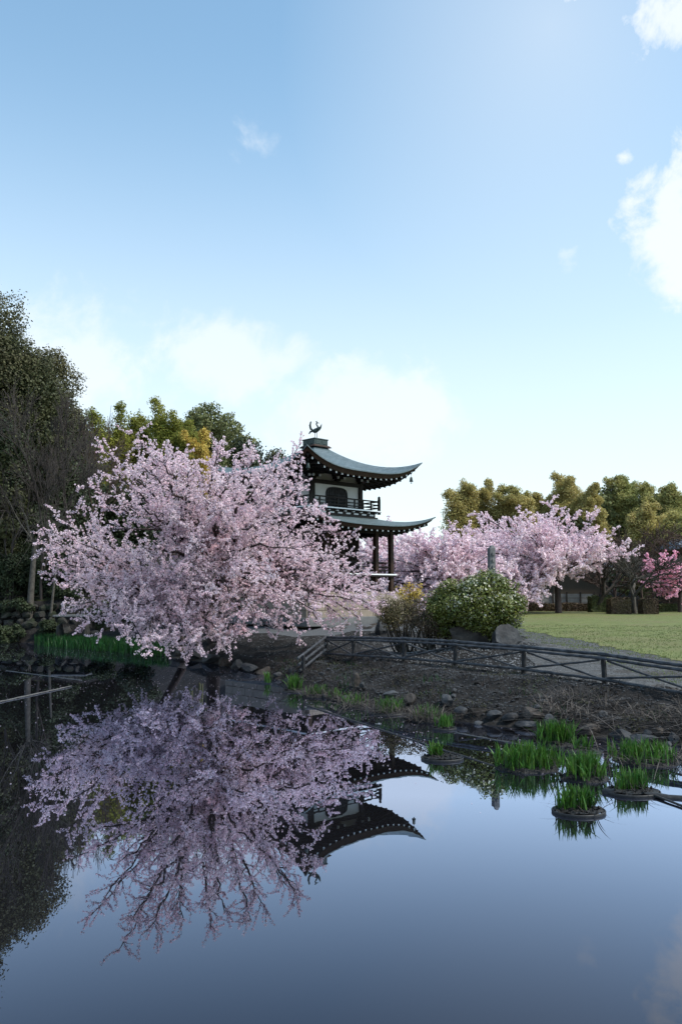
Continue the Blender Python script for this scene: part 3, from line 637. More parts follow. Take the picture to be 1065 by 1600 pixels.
# balcony
mb = MB(); mb.box((0, 0, 6.43), (4.5, 4.5, .07)); bal = pb(mb, 'balcony', M['wood'])
mb = MB()
for k in range(4): x, y = side(k, 0, -2.265); mb.box((x, y, 6.44), (4.54, .03, .055) if k % 2 == 0 else (.03, 4.54, .055))
pb(mb, 'white_edge', M['white'], bal)
mb = MB(); mb.box((0, 0, 6.26), (4.1, 4.1, .26))
for k in range(4):
    for i in range(8):
        u = -1.8 + i * .514; x, y = side(k, u, -2.056); mb.box((x, y, 6.25), (.28, .02, .07) if k % 2 == 0 else (.02, .28, .07), m=1)
        x, y = side(k, u + .257, -2.12); mb.box((x, y, 6.34), (.07, .14, .05) if k % 2 == 0 else (.14, .07, .05), m=1)
pb(mb, 'bracket_band', [M['wood'], M['plaster']], bal)
mb = MB(); mb.box((0, 0, 6.12), (4.28, 4.28, .06)); pb(mb, 'lower_sill', M['wood'], bal)
for k in range(4):
    mb = MB()
    for z, t_ in ((6.60, .05), (6.75, .045), (6.92, .06)): x, y = side(k, 0, -2.18); mb.box((x, y, z), (4.5 if z > 6.8 else 4.3, t_, t_) if k % 2 == 0 else (t_, 4.5 if z > 6.8 else 4.3, t_))
    pb(mb, 'railing', M['wood'], bal)
    for i in range(1, 8):
        u = -2.18 + i * .545; mb = MB(); x, y = side(k, u, -2.18); mb.box((x, y, 6.69), (.06, .06, .44)); pb(mb, 'rail_post', M['wood'], bal)
    mb = MB(); x, y = side(k, 2.18, -2.18); mb.tube([(x, y, 6.3), (x, y, 6.98)], .075, 8); mb.tube([(x, y, 6.98), (x, y, 7.02), (x, y, 7.06), (x, y, 7.12), (x, y, 7.19)], [.06, .085, .05, .075, .01], 10); pb(mb, 'corner_rail_post', M['wood'], bal)
# lower storey
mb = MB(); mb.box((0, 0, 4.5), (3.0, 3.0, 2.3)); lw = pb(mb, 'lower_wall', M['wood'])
for k in range(4):
    for i in range(3):
        mb = MB(); u = -1.0 + i; 
        for j in range(5): x, y = side(k, u - .36 + j * .18, -1.52); mb.box((x, y, 4.5), (.03, .04, 1.5) if k % 2 == 0 else (.04, .03, 1.5))
        for j in range(6): x, y = side(k, u, -1.515); mb.box((x, y, 3.8 + j * .28), (.85, .03, .03) if k % 2 == 0 else (.03, .85, .03))
        pb(mb, 'door_lattice', M['wood_red'], lw)
for k in range(4):
    for u in (-2.57, -1.55, 1.55):
        mb = MB(); x, y = side(k, u, -2.57); mb.box((x, y, 4.02), (.21, .21, 3.2)); pb(mb, 'pillar', M['wood_red'], bevel=.02)
    mb = MB(); x, y = side(k, 0, -2.57); mb.box((x, y, 5.46), (5.3, .15, .26) if k % 2 == 0 else (.15, 5.3, .26)); mb.box((x, y, 5.68), (5.6, .12, .1) if k % 2 == 0 else (.12, 5.6, .1)); pb(mb, 'eave_beam', M['wood'])
    mb = MB(); x, y = side(k, 0, -2.57)
    for z in (3.62, 3.78, 3.98): mb.box((x, y, z), (5.0, .05, .05) if k % 2 == 0 else (.05, 5.0, .05))
    pb(mb, 'veranda_rail', M['wood'])
mb = MB(); mb.box((0, 0, 3.38), (5.5, 5.5, .14)); vf = pb(mb, 'veranda_floor', M['wood'])
mb = MB()
for k in range(4): x, y = side(k, 0, -2.765); mb.box((x, y, 3.42), (5.56, .03, .06) if k % 2 == 0 else (.03, 5.56, .06))
pb(mb, 'white_edge', M['white'], vf)
mb = MB()
for k in range(4): x, y = side(k, 0, -2.2); mb.box((x, y, 2.95), (4.4, .1, .7) if k % 2 == 0 else (.1, 4.4, .7))
pb(mb, 'crawlspace_screen', M['wood'])
# stone podium, blocks with joints
mb = MB(); rng = random.Random(4)
for k in range(4):
    for r_ in range(3):
        u = -2.95; 
        while u < 2.94:
            wd = min(rng.uniform(.6, .95), 2.95 - u); 
            if wd < .15: break
            x, y = side(k, u + wd / 2, -2.95 + .1 + rng.uniform(-.012, .012)); z = 1.62 + r_ * .36
            mb.box((x, y, z), (wd - .015, .4, .345) if k % 2 == 0 else (.4, wd - .015, .345)); u += wd
mb.box((0, 0, 1.75), (5.5, 5.5, 1.5)); mb.box((0, 0, 2.56), (6.0, 6.0, .1))
pb(mb, 'stone_podium', M['podium'], bevel=.012)
mb = MB(); mb.box((0, 0, 1.32), (6.9, 6.9, .36)); pb(mb, 'podium_plinth', M['slab'], bevel=.02)

# ================================================================ CHERRIES
def tips(l): return [P(*t) for t in l]
fk = P(335, 888, 30.5)
T1 = [(205, 674, 24), (160, 700, 26), (178, 735, 25), (240, 700, 28), (285, 712, 25.5), (330, 722, 27), (345, 730, 32), (385, 715, 28), (430, 722, 31), (470, 692, 29.5), (462, 722, 27.5), (455, 765, 27), (505, 795, 28.5), (520, 815, 31),
      (560, 835, 31), (570, 870, 28.5), (600, 925, 28.5), (585, 950, 27.5), (560, 965, 28), (520, 900, 26.5), (500, 960, 26.5), (450, 940, 26), (470, 860, 25.5), (430, 900, 24.5), (400, 820, 24.5), (350, 790, 23.8), (300, 840, 24), (250, 800, 24),
      (200, 790, 25), (160, 790, 27), (130, 760, 29), (150, 830, 26), (120, 860, 31), (380, 900, 24), (330, 930, 24.5), (400, 970, 26), (280, 900, 25), (220, 860, 25), (200, 740, 32), (280, 740, 34), (380, 760, 35), (440, 800, 35), (300, 770, 30), (250, 850, 30), (420, 850, 30),
      (250, 720, 23), (300, 730, 23), (360, 740, 23), (420, 742, 23.5), (470, 765, 23.5), (505, 805, 24), (215, 730, 23), (340, 700, 24.5), (400, 705, 25), (350, 850, 27), (600, 945, 29), (590, 960, 28), (545, 975, 28), (515, 985, 27.5), (470, 990, 27.5), (575, 905, 30), (612, 930, 30), (555, 940, 27), (530, 880, 28), (495, 935, 28), (440, 955, 27), (560, 920, 29), (390, 1000, 27.5), (350, 1005, 27), (310, 1000, 26.5), (360, 985, 30), (300, 990, 30), (420, 985, 29), (500, 850, 29), (540, 930, 30), (440, 980, 28.5), (370, 960, 25.5), (480, 900, 31), (240, 760, 29), (310, 690 + 40, 29), (410, 770, 29)]
bz = GH(335, 1006); spray_tree('cherry_tree', (P(335, 900, 33)[0], 33, lz(P(335, 900, 33)[0], 33)), fk, tips(T1), 11,
      'largest pale pink cherry tree, leaning over the pond in front of the temple', 'cherry tree', 'cherry trees in bloom', M['blossom'], petal=.046, dens=.95, sp2=.25, nq=10, clump=.05, r0=.085)
T2 = [(62, 830, 29.5), (75, 872, 29), (85, 805, 31), (120, 800, 29), (160, 840, 28), (105, 915, 28), (150, 905, 27), (120, 945, 28), (160, 985, 27), (215, 1000, 26.5), (190, 960, 27), (260, 1010, 26), (300, 1012, 26.5), (345, 1008, 27), (330, 975, 26.5),
      (370, 990, 27), (400, 965, 28), (290, 960, 25.5), (250, 900, 26), (210, 870, 27), (300, 900, 27), (180, 890, 31), (245, 980, 28), (130, 850, 33), (350, 935, 28), (95, 845, 30), (100, 890, 30), (270, 1005, 25), (230, 1010, 24.5), (310, 1010, 25), (200, 985, 25), (350, 1000, 25.5), (180, 930, 26), (140, 880, 30), (220, 930, 26), (70, 850, 31), (90, 835, 28), (330, 940, 26), (270, 930, 26), (130, 975, 27), (80, 900, 30), (66, 858, 30), (175, 965, 27), (100, 960, 28.5), (120, 900, 29)]
fk2 = P(240, 950, 29)
b2 = np.array([-6.4, 34.5]); spray_tree('cherry_tree', (b2[0], b2[1], lz(*b2)), P(245, 948, 32), tips(T2), 12,
      'low spreading pink cherry at the water edge, left of and below the largest cherry', 'cherry tree', 'cherry trees in bloom', M['blossom'], petal=.046, dens=.95, r0=.06, trunk_r=.14, sp2=.25, nq=10, clump=.05)
def dome(cx, cy, rx, ry, d, n, seed, drop=.45):
    r = np.random.default_rng(seed); out = []
    for i in range(n):
        a = 2 * PI * i * .381966; q = math.sqrt((i + .5) / n); out.append((cx + rx * q * math.cos(a), cy - ry * math.sqrt(max(0, 1 - q * q * .96)) * r.uniform(.55, 1.0) + ry * drop * (q ** 2) * r.uniform(0, 2.0), d + rx / F * d * q * math.sin(a) * .8))
    return out
far = [('far cherry tree', 838, 'pale pink cherry with dark forked limbs, left of the bare trees beyond the lawn', 872, 955, 850, 915, 150, 118, 58, 66, 21, .12),
       ('x', 690, 'pale pink cherry directly right of the temple, behind the rounded shrub', 700, 958, 690, 912, 120, 105, 52, 50, 22, .11),
       ('x', 600, 'far pale pink cherry seen through the open lower storey of the temple', 620, 958, 600, 900, 85, 95, 60, 34, 23, .1),
       ('x', 600, 'white-pink cherry between the stone pillar and the forked cherry', 770, 955, 765, 910, 105, 108, 66, 40, 24, .1)]
for nm, _, lab, bx, by, cx_, cy_, rx_, ry_, d_, n_, sd_, r0_ in far:
    b = P(bx, by, d_); dl_ = dome(cx_, cy_, rx_, ry_, d_, n_, sd_)
    if sd_ == 21: dl_ += [(990, 862, 57), (975, 850, 56), (960, 835, 57), (935, 800, 57), (915, 875, 55), (895, 895, 55), (930, 850, 55), (860, 915, 54), (835, 925, 55), (800, 925, 55), (770, 925, 56), (900, 800, 58), (860, 785, 60), (740, 800, 60)]
    if sd_ == 21: dl_ = [t for t in dl_ if not (t[0] > 905 and t[1] > 880)]
    tl = tips(dl_)
    spray_tree('cherry_tree', (b[0], d_, lz(b[0], d_)), P(bx - 2, by - 52, d_), tl, sd_, lab, 'cherry tree', 'cherry trees in bloom', M['blossom_far'], petal=.11, dens=.7, r0=r0_, trunk_r=.2, L2=2.1, sp2=.42, sp3=.3, nq=8, clump=.11)
b = P(1062, 958, 60); tl = tips([(1008, 868, 60), (1015, 880, 58), (1005, 885, 62), (1030, 865, 60), (1050, 868, 61), (1040, 890, 57), (1020, 915, 59), (1010, 905, 62), (1035, 930, 60), (1055, 930, 58), (1080, 862, 61), (1100, 880, 59), (1110, 910, 60), (1060, 900, 57), (1075, 925, 62), (1050, 905, 62), (1090, 935, 58)])
spray_tree('plum_tree', (b[0], 60, lz(b[0], 60)), P(1062, 925, 60), tl, 31, 'deep pink blossoming plum tree at the right edge of the photo', 'plum tree', None, M['plum'], petal=.13, dens=.6, r0=.1, trunk_r=.14, L2=1.5, sp2=.45, sp3=.34, nq=6, clump=.11)

# ================================================================ WOODED HILL ON THE LEFT
g = 'evergreens on the wooded hill'
lobe_tree('evergreen_tree', 5, 462, 52, 210, 1, 'tallest dark evergreen at the left edge of the photo', 'evergreen tree', g, 'ever', .125, 125, 1350, low=.12, lobe_r=.18, depthf=.6)
lobe_tree('evergreen_tree', 78, 530, 58, 110, 2, 'dark rounded evergreen stepping down right of the tallest one', 'evergreen tree', g, 'ever', .125, 85, 1150, low=.08, lobe_r=.2)
lobe_tree('evergreen_tree', -60, 560, 47, 200, 3, 'near evergreen mostly outside the left edge above the moss', 'evergreen tree', g, 'ever_dark', .15, 60, 700, low=.1)
lobe_tree('evergreen_tree', 60, 640, 56, 180, 4, 'low dark evergreen behind the bare twiggy tree', 'evergreen tree', g, 'ever_dark', .16, 80, 650, low=.0)
lobe_tree('evergreen_tree', 135, 640, 66, 90, 5, 'small green tree crown right of the bare twigs on the slope', 'evergreen tree', g, 'ever_mid', .2, 30, 320, low=.1)
lobe_tree('evergreen_tree', 322, 618, 75, 130, 6, 'round-topped broadleaf tree with gaps in its crown, centre of the grove behind the large cherry', 'evergreen tree', g, 'ever_mid', .2, 46, 260, low=.25, lobe_r=.17)
lobe_tree('conifer_tree', 388, 645, 72, 86, 7, 'dark pointed conifer left of the temple roof', 'conifer', g, 'ever_dark', .17, 46, 380, low=.05, cone=.6, lobe_r=.2)
lobe_tree('conifer_tree', 425, 668, 74, 60, 8, 'smaller dark conifer beside the temple roof', 'conifer', g, 'ever', .17, 30, 320, low=.05, cone=.4)
lobe_tree('evergreen_tree', 60, 780, 50, 170, 9, 'glossy dark undergrowth tree low on the bank above the stone wall', 'evergreen tree', g, 'ever_dark', .12, 80, 650, low=-.05)
lobe_tree('evergreen_tree', 190, 735, 62, 150, 10, 'dark bushy tree behind the left half of the large cherry', 'evergreen tree', g, 'ever_dark', .17, 60, 520, low=-.05)
lobe_tree('evergreen_tree', 0, 700, 47, 90, 13, 'olive green shrubby tree at the left edge halfway down the slope', 'evergreen tree', g, 'ever', .13, 30, 320, low=.1)
g = 'bamboo behind the large cherry'
bamboo('bamboo', 190, 628, 70, 60, 41, 'yellow-green bamboo plume nearest the dark evergreens', g, 'bamboo', 8, .24)
bamboo('bamboo', 218, 645, 73, 60, 42, 'low olive bamboo just above the left tips of the large cherry', g, 'bamboo', 8, .24)
bamboo('bamboo', 258, 625, 71, 64, 43, 'brightest yellow bamboo plume, left of the round-topped broadleaf', g, 'bamboo', 9, .24)
bamboo('bamboo', 290, 655, 69, 50, 44, 'green-gold bamboo in front of the round-topped broadleaf', g, 'bamboo', 7, .24)
bamboo('bamboo', 318, 668, 66, 44, 45, 'small russet and yellow bamboo poking up behind the cherry top', g, 'orange_leaf', 6, .22)
bamboo('bamboo', 150, 640, 68, 46, 46, 'thin bamboo spray beside the bare twiggy tree', g, 'bamboo', 6, .24)
lobe_tree('evergreen_tree', 350, 655, 82, 120, 14, 'dull green tree filling the gap behind the conifer', 'evergreen tree', 'evergreens on the wooded hill', 'ever_mid', .24, 36, 300, low=.0)
lobe_tree('evergreen_tree', 250, 665, 84, 130, 15, 'dull green tree filling the gap behind the bamboo plumes', 'evergreen tree', 'evergreens on the wooded hill', 'ever_mid', .24, 40, 300, low=.0)

def at(px, d, dz=0): x = (px - CX) / F * d; return (x, d, lz(x, d) + dz)
def hh(px, py, d): return P(px, py, d)[2] - lz((px - CX) / F * d, d)
bare_tree('bare_tree', at(68, 45.5), hh(68, 590, 45.5), 6.2, 51, 'large grey bare tree with a fan of fine twigs in front of the dark evergreens', group='bare trees', trunk_r=.09, levels=6, m='twig', thin=.010, fork=.16, nb=3)
bare_tree('bare_tree', at(110, 49), hh(110, 600, 49), 5.0, 52, 'second bare tree whose twigs fringe the sky right of the evergreens', group='bare trees', trunk_r=.08, levels=6, m='twig', thin=.010, fork=.16, nb=3)
bare_tree('bare_tree', at(150, 52), hh(150, 650, 52), 4.6, 53, 'brownish bare tree just left of the cherry tips', group='bare trees', trunk_r=.09, levels=5, m='twig_brown', thin=.012)
bare_tree('bare_tree', at(20, 46), hh(20, 700, 46), 5.0, 54, 'low bare tree with drooping twigs at the left edge', group='bare trees', trunk_r=.09, levels=5, thin=.01, up=-.05)
# leaning grey trunk at the waterside
bt = GH(46, 968); tp = P(56, 842, bt[1] + .2); rng_ = np.random.default_rng(5); sg = []
poly(sg, bez(bt - [0, 0, .3], (bt + tp) / 2 + [-.05, 0, 0], tp, 7), .19, .11); e = empty('waterside_tree', bt, 'slim grey-barked tree trunk rising from the stone wall at the left', 'tree')
link_mesh('trunk', segs_mesh(sg, 10), M['bark_grey'], e); sg = []
for k in range(9):
    a = rng_.uniform(0, 2 * PI); t_ = tp + np.array([math.cos(a) * rng_.uniform(1, 2.4), math.sin(a) * 1.5, rng_.uniform(-.4, 2.8)]); q = bez(tp - [0, 0, rng_.uniform(0, .8)], (tp + t_) / 2 + [0, 0, .3], t_, 6); q[1:] += rng_.normal(size=(6, 3)) * .08; poly(sg, q, .05, .01)
    for j in range(8): o = q[rng_.integers(2, 7)]; poly(sg, bez(o, o + rng_.normal(size=3) * .3, o + rng_.normal(size=3) * .7 + [0, 0, .1], 4), .012, .005)
link_mesh('branches', segs_mesh(sg, 5), M['bark_grey'], e)
bt = GH(78, 972); tp = P(88, 885, bt[1] + .2); sg = []; poly(sg, bez(bt - [0, 0, .3], (bt + tp) / 2, tp, 6), .09, .05)
o = link_mesh('bare_sapling', segs_mesh(sg, 8), M['bark_grey']); tag(o, 'thin bare sapling stem between the grey trunk and the cherry', 'sapling')

# ================================================================ RIGHT BACKGROUND
g = 'bamboo grove beyond the lawn'
BB = [(725, 752, 95, 62, 'leftmost bamboo plume of the far grove, above the cherry right of the temple', 'bamboo_far'), (765, 750, 97, 56, 'olive plume second from the left in the far grove', 'bamboo_far'), (808, 758, 94, 56, 'low gold bamboo plume above the forked cherry', 'bamboo_far'),
      (845, 768, 99, 50, 'small dull bamboo plume in the dip of the far grove', 'bamboo_far'), (885, 738, 96, 64, 'tall gold-brown bamboo plume right of the dip in the grove', 'bamboo_far'), (915, 755, 93, 50, 'bushy gold bamboo left of the grey-green tree', 'bamboo_far'),
      (972, 742, 98, 56, 'feathery bamboo plume just right of the grey-green tree', 'bamboo_far'), (1005, 752, 95, 60, 'broad olive bamboo above the bare trees', 'bamboo_far'), (1040, 760, 92, 60, 'drooping bamboo plume above the tiled roof', 'bamboo_far'),
      (1072, 770, 96, 60, 'bamboo plume cut by the right edge of the photo', 'bamboo_far'), (1000, 790, 84, 70, 'lower yellow bamboo mass in front of the grove at right', 'bamboo_far'), (1050, 800, 82, 60, 'lower yellow bamboo beside the tiled roof', 'bamboo_far'), (1110, 780, 92, 60, 'bamboo just outside the right edge', 'bamboo_far')]
for i, (px, py, d, wd, lab, lf) in enumerate(BB): bamboo('bamboo', px, py, d, wd, 60 + i, lab, g, lf, 11, .25, 330)
lobe_tree('broadleaf_tree', 945, 736, 97, 56, 80, 'grey-green broadleaf tree rising out of the far bamboo grove', 'tree', None, 'ever_mid', .3, 34, 260, low=.1)
lobe_tree('broadleaf_tree', 790, 790, 100, 110, 81, 'dark green tree behind the far cherries', 'tree', None, 'ever', .34, 34, 240, low=.0)
lobe_tree('broadleaf_tree', 880, 800, 92, 120, 82, 'dark tree low behind the forked cherry', 'tree', None, 'ever', .3, 34, 260, low=.0)
lobe_tree('broadleaf_tree', 985, 830, 78, 70, 83, 'glossy green bush-like tree left of the tiled roof', 'tree', None, 'ever_mid', .22, 26, 260, low=.0)
lobe_tree('broadleaf_tree', 1060, 835, 88, 160, 84, 'dark greenery behind the tiled roof', 'tree', None, 'ever', .3, 40, 260, low=.0)
lobe_tree('broadleaf_tree', 765, 795, 96, 110, 85, 'olive tree low behind the cherries, left half of the far grove', 'tree', None, 'ever', .3, 34, 240, low=.0)
bare_tree('bare_tree', at(925, 60), hh(925, 862, 60), 5.0, 55, 'thick dark bare tree with crooked leaning limbs behind the hedge', group='bare trees', trunk_r=.28, levels=5, m='bark_dark', thin=.02, fork=.3, lean=(.25, 0))
bare_tree('bare_tree', at(988, 57), hh(988, 865, 57), 5.2, 56, 'grey bare tree with a pale trunk beside the clipped hedge', group='bare trees', trunk_r=.22, levels=6, m='bark_grey', thin=.016, fork=.28)
bare_tree('bare_tree', at(955, 66), hh(955, 850, 66), 5.0, 57, 'reddish brown bare thicket tree between the dark and grey bare trees', group='bare trees', trunk_r=.12, levels=6, m='twig_brown', thin=.018)
bare_tree('bare_tree', at(960, 74), hh(965, 825, 74), 6.5, 58, 'brown bare crown in front of the far bamboo', group='bare trees', trunk_r=.14, levels=6, m='twig_brown', thin=.02)
bare_tree('bare_tree', at(1000, 71), hh(1000, 815, 71), 7.5, 61, 'brown haze of bare twigs above the pale-trunked bare tree', group='bare trees', trunk_r=.13, levels=6, m='twig_brown', thin=.018)
bare_tree('bare_tree', at(1042, 69), hh(1042, 822, 69), 6.5, 62, 'bare brown twigs between the tiled roof and the plum blossoms', group='bare trees', trunk_r=.12, levels=6, m='twig_brown', thin=.018)
bare_tree('bare_tree', at(1020, 68), hh(1020, 855, 68), 5.0, 59, 'fine-twigged bare tree behind the plum blossoms', group='bare trees', trunk_r=.12, levels=6, m='twig', thin=.018)
# hedges
def hedge(px0, px1, ytop, d, dep, leaf, label, seed, n=9000, ls=.1):
    rng = np.random.default_rng(seed); a, b = at(px0, d), at(px1, d); H = P(px0, ytop, d)[2] - a[2]; wd = b[0] - a[0]; c = rng.uniform(-1, 1, (n, 3)); ax = rng.integers(0, 3, n); sg_ = np.sign(rng.normal(size=n)); c[np.arange(n), ax] = sg_ * (1 + rng.normal(size=n) * .05)
    nn = rnd_unit(rng, n) * .7; nn[np.arange(n), ax] += sg_; nn /= np.linalg.norm(nn, axis=1, keepdims=True)
    Pp = np.stack([a[0] + wd * (c[:, 0] + 1) / 2, d + c[:, 1] * dep / 2, a[2] + H * (np.clip(c[:, 2], -1, 1.1) + 1) / 2 * (1 + .06 * np.sin(c[:, 0] * 9))], 1)
    e = empty('hedge', ((a[0] + b[0]) / 2, d, a[2]), label, 'hedge'); link_mesh('leaves', quads_mesh(leaf_quads(Pp, nn, ls, rng, .8)), M[leaf], e)
    mb = MB(); 
    for i in range(int(wd / .5) + 1): mb.tube([(a[0] + i * .5, d, a[2] - .1), (a[0] + i * .5 + .1, d, a[2] + H * .85)], [.03, .01], 5)
    mb.build('stems', M['bark_dark'], e)
hedge(948, 978, 936, 56, .9, 'hedge', 'clipped boxy brown hedge left of the pale-trunked bare tree', 1)
hedge(997, 1020, 937, 56, .9, 'hedge', 'clipped boxy brown hedge right of the pale-trunked bare tree', 2, 7000)
hedge(800, 946, 943, 63, 1.2, 'hedge', 'long low russet hedge under the far cherries', 3, 16000)
hedge(918, 950, 932, 60, .8, 'hedge_green', 'small green hedge behind the brown clipped one', 4, 6000)
hedge(1022, 1085, 944, 62, 1, 'hedge_green', 'low green hedge below the plum blossoms', 5, 6000)
hedge(640, 800, 940, 60, 1.2, 'hedge', 'dark low hedge running behind the rounded shrub', 6, 14000)
# board fence and buildings
a, b = at(840, 66), at(925, 66); fe = empty('board_fence', a, 'pale grey board fence between the far cherry and the dark bare tree', 'fence')
for z_ in (.25, .6, .95): mb = MB(); mb.box(((a[0] + b[0]) / 2, 66, a[2] + z_ + .2), (b[0] - a[0], .04, .31)); mb.build('board', M['fence_board'], fe)
for i in range(5): mb = MB(); mb.box((a[0] + (b[0] - a[0]) * i / 4, 65.93, a[2] + .7), (.1, .1, 1.5)); mb.build('post', M['bark_dark'], fe)
def house(x0, x1, d, eave, ridge, dep, label):
    a, b = at(x0, d), at(x1, d); ez = P(x0, eave, d)[2]; rz_ = P(x0, ridge, d)[2]; cx_ = (a[0] + b[0]) / 2; wd = b[0] - a[0]; e = empty('house', (cx_, d + dep / 2, a[2]), label, 'house')
    mb = MB(); mb.box((cx_, d + dep / 2, (a[2] + ez) / 2 - .2), (wd, dep, ez - a[2] + .4)); w_ = mb.build('wall', M['house_wall'], e)
    mb = MB()
    for i in range(int(wd / 1.6)): mb.box((a[0] + .8 + i * 1.6, d - .02, a[2] + 1.4), (.9, .06, 1.1))
    mb.build('window', M['wood'], w_)
    mb = MB(); o_ = .7; vs = [(a[0] - o_, d - o_, ez - .2), (b[0] + o_, d - o_, ez - .2), (b[0] + o_, d + dep + o_, ez - .2), (a[0] - o_, d + dep + o_, ez - .2), (a[0], d + dep / 2, rz_), (b[0], d + dep / 2, rz_)]
    vs += [(x, y, z + .16) for x, y, z in vs]; mb.add(vs, [(6, 7, 11, 10), (8, 9, 10, 11), (9, 6, 10), (7, 8, 11), (0, 4, 5, 1), (2, 5, 4, 3), (3, 4, 0), (1, 5, 2), (0, 1, 7, 6), (1, 2, 8, 7), (2, 3, 9, 8), (3, 0, 6, 9)])
    for i in range(int(wd / .45)): x = a[0] + i * .45; mb.tube([(x, d - o_, ez - .02), (x, d + dep / 2 - .1, rz_ + .17)], .06, 5)
    mb.build('roof', M['house_roof'], e)
house(862, 948, 84, 884, 862, 7, 'low tan building with a blue-grey roof, half hidden behind the bare trees')
house(1074, 1150, 76, 854, 842, 7, 'grey tiled roof of a house at the right edge above the plum tree')
# stone pillar behind the shrub
pb0 = at(767, 26.4); ph = hh(767, 856, 26.4); mb = MB(); c0 = pb0
mb.box((c0[0], c0[1], c0[2] + ph / 2), (.21, .2, ph), rz=.3, taper=.94); mb.box((c0[0] + .02, c0[1], c0[2] + ph + .03), (.17, .17, .1), rz=.3, taper=.5)
for k in range(5): mb.box((c0[0] + .04, c0[1] - .11, c0[2] + ph - .2 - k * .2), (.09, .03, .11), rz=.3 + (k % 2) * .3)
tag(mb.build('stone_pillar', M['slab'], bevel=.02), 'weathered carved stone pillar rising behind the rounded shrub', 'pillar')
a = GH(1048, 953); mb = MB(); mb.box((a[0] + .8, a[1], a[2] + .15), (3.2, .7, .1)); 
for s in (-1, 1): mb.box((a[0] + .8 + s, a[1], a[2] + .04), (.25, .5, .2))
tag(mb.build('stone_bench', M['slab'], bevel=.02), 'low flat stone bench under the plum tree', 'bench')

# ================================================================ SHRUBS IN THE MIDDLE
Yb = 23.3; bx_, by_ = P(756, 950, 24.9)[0], 24.9
bush('flowering_shrub', (bx_, by_, lz(bx_, by_)), 1.32, 1.15, hh(756, 886, by_), 71, 'rounded glossy green shrub dotted with cream flowers, standing on split rocks', 'shrub', nl=120, per=380, lsize=.075, flower='shrub_flower', ff=.07, lobe_r=.27, low=-.02, stems=16)
x_, y_ = P(704, 950, 25.3)[0], 25.3
bush('shrub', (x_, y_, lz(x_, y_)), .9, .8, hh(702, 892, y_), 72, 'yellow-green shrub tight against the left shoulder of the flowering one', 'shrub', nl=80, per=260, lsize=.06, low=-.02, lobe_r=.23)
x_, y_ = P(632, 950, Yb + 2.8)[0], Yb + 2.8
bush('shrub', (x_, y_, lz(x_, y_)), .95, .8, hh(632, 928, y_), 73, 'olive brown multi-stemmed shrub beside the dark boulder', 'shrub_brown', nl=36, per=170, lsize=.055, stems=26, low=.3)
x_, y_ = P(668, 950, Yb + 1.9)[0], Yb + 1.9
bush('shrub', (x_, y_, lz(x_, y_)), .8, .7, hh(668, 940, y_), 74, 'reddish brown twiggy shrub between the olive shrub and the flowering one', 'hedge', nl=26, per=110, lsize=.05, stems=26, low=.2)
bush('shrub', at(640, 38), .8, .7, hh(640, 905, 38), 75, 'orange-leaved young shrub at the temple corner', 'orange_leaf', nl=18, per=50, lsize=.09, stems=16, low=.4)
for i, (px, py, d, rx, lab, lf) in enumerate([(30, 945, 44.6, 1.2, 'dark leafy bush spilling over the stone wall at the far left', 'ever_dark'), (105, 925, 45.5, 1.3, 'strap-leaved dark bush right of the grey trunk', 'ever_dark'), (160, 950, 43, 1.1, 'dim bush behind the stone footbridge', 'ever_dark'), (210, 945, 41, 1.2, 'shaded bush behind the low cherry', 'ever_dark'), (5, 980, 42.9, .5, 'small bush at the foot of the stone wall', 'ever_dark'), (75, 975, 43.4, .7, 'low dark bush between the grey trunk and the green irises', 'ever_dark'), (24, 985, 43.3, .6, 'low dark bush against the wall left of the grey trunk', 'ever_dark')]):
    x_ = P(px, py, d)[0]; bush('shrub', (x_, d, lz(x_, d)), rx, rx * .8, max(.6, P(px, py, d)[2] + .3 - lz(x_, d)), 90 + i, lab, lf, nl=22, per=200, lsize=.11, group='bushes on the left bank', low=.05)
rs_ = random.Random(4)
for i in range(9):
    d = rs_.uniform(45.9, 47.2); px = -10 + i * 27; x_ = P(px, 900, d)[0]
    bush('shrub', (x_, d, lz(x_, d)), rs_.uniform(1.0, 1.4), .9, rs_.uniform(2.6, 4.2), 140 + i, 'tall dark understorey bush hiding the foot of the evergreens', 'ever_dark', nl=34, per=200, lsize=.11, group='tall understorey bushes behind the stone wall', low=-.05)
rs_ = random.Random(3)
for i in range(14):
    d = rs_.uniform(47.5, 56); px = rs_.uniform(-10, 230); x_ = P(px, 900, d)[0]
    bush('shrub', (x_, d, lz(x_, d)), rs_.uniform(1.3, 2.0), 1.3, rs_.uniform(1.6, 2.8), 120 + i, 'dark understorey bush on the shaded slope under the evergreens', 'ever_dark', nl=24, per=170, lsize=.13, group='understorey bushes on the slope', low=-.05)

# ================================================================ ROCKS
def rock_mesh(c, sx, sy, sz, seed, sub=3, rz=0):
    import bmesh
    bm = bmesh.new(); bmesh.ops.create_icosphere(bm, subdivisions=sub, radius=1); r = random.Random(seed); pls = []
    for k in range(10): v = Vector((r.gauss(0, 1), r.gauss(0, 1), r.gauss(0, 1))).normalized(); pls.append((v, r.uniform(.45, .88)))
    for v in bm.verts:
        p = v.co.copy()
        for n_, d_ in pls:
            e_ = p.dot(n_) - d_
            if e_ > 0: p -= n_ * e_ * .92
        p += p.normalized() * (.035 * math.sin(p.x * 9 + seed) * math.sin(p.y * 8 + 1) + .02 * math.sin(p.z * 17 + seed * 2 + p.x * 11)); q = Vector((p.x * sx, p.y * sy, p.z * sz))
        v.co = Matrix.Rotation(rz, 3, 'Z') @ q + Vector(c)
    out = ([tuple(v.co) for v in bm.verts], [tuple(v.index for v in f.verts) for f in bm.faces]); bm.free(); return out
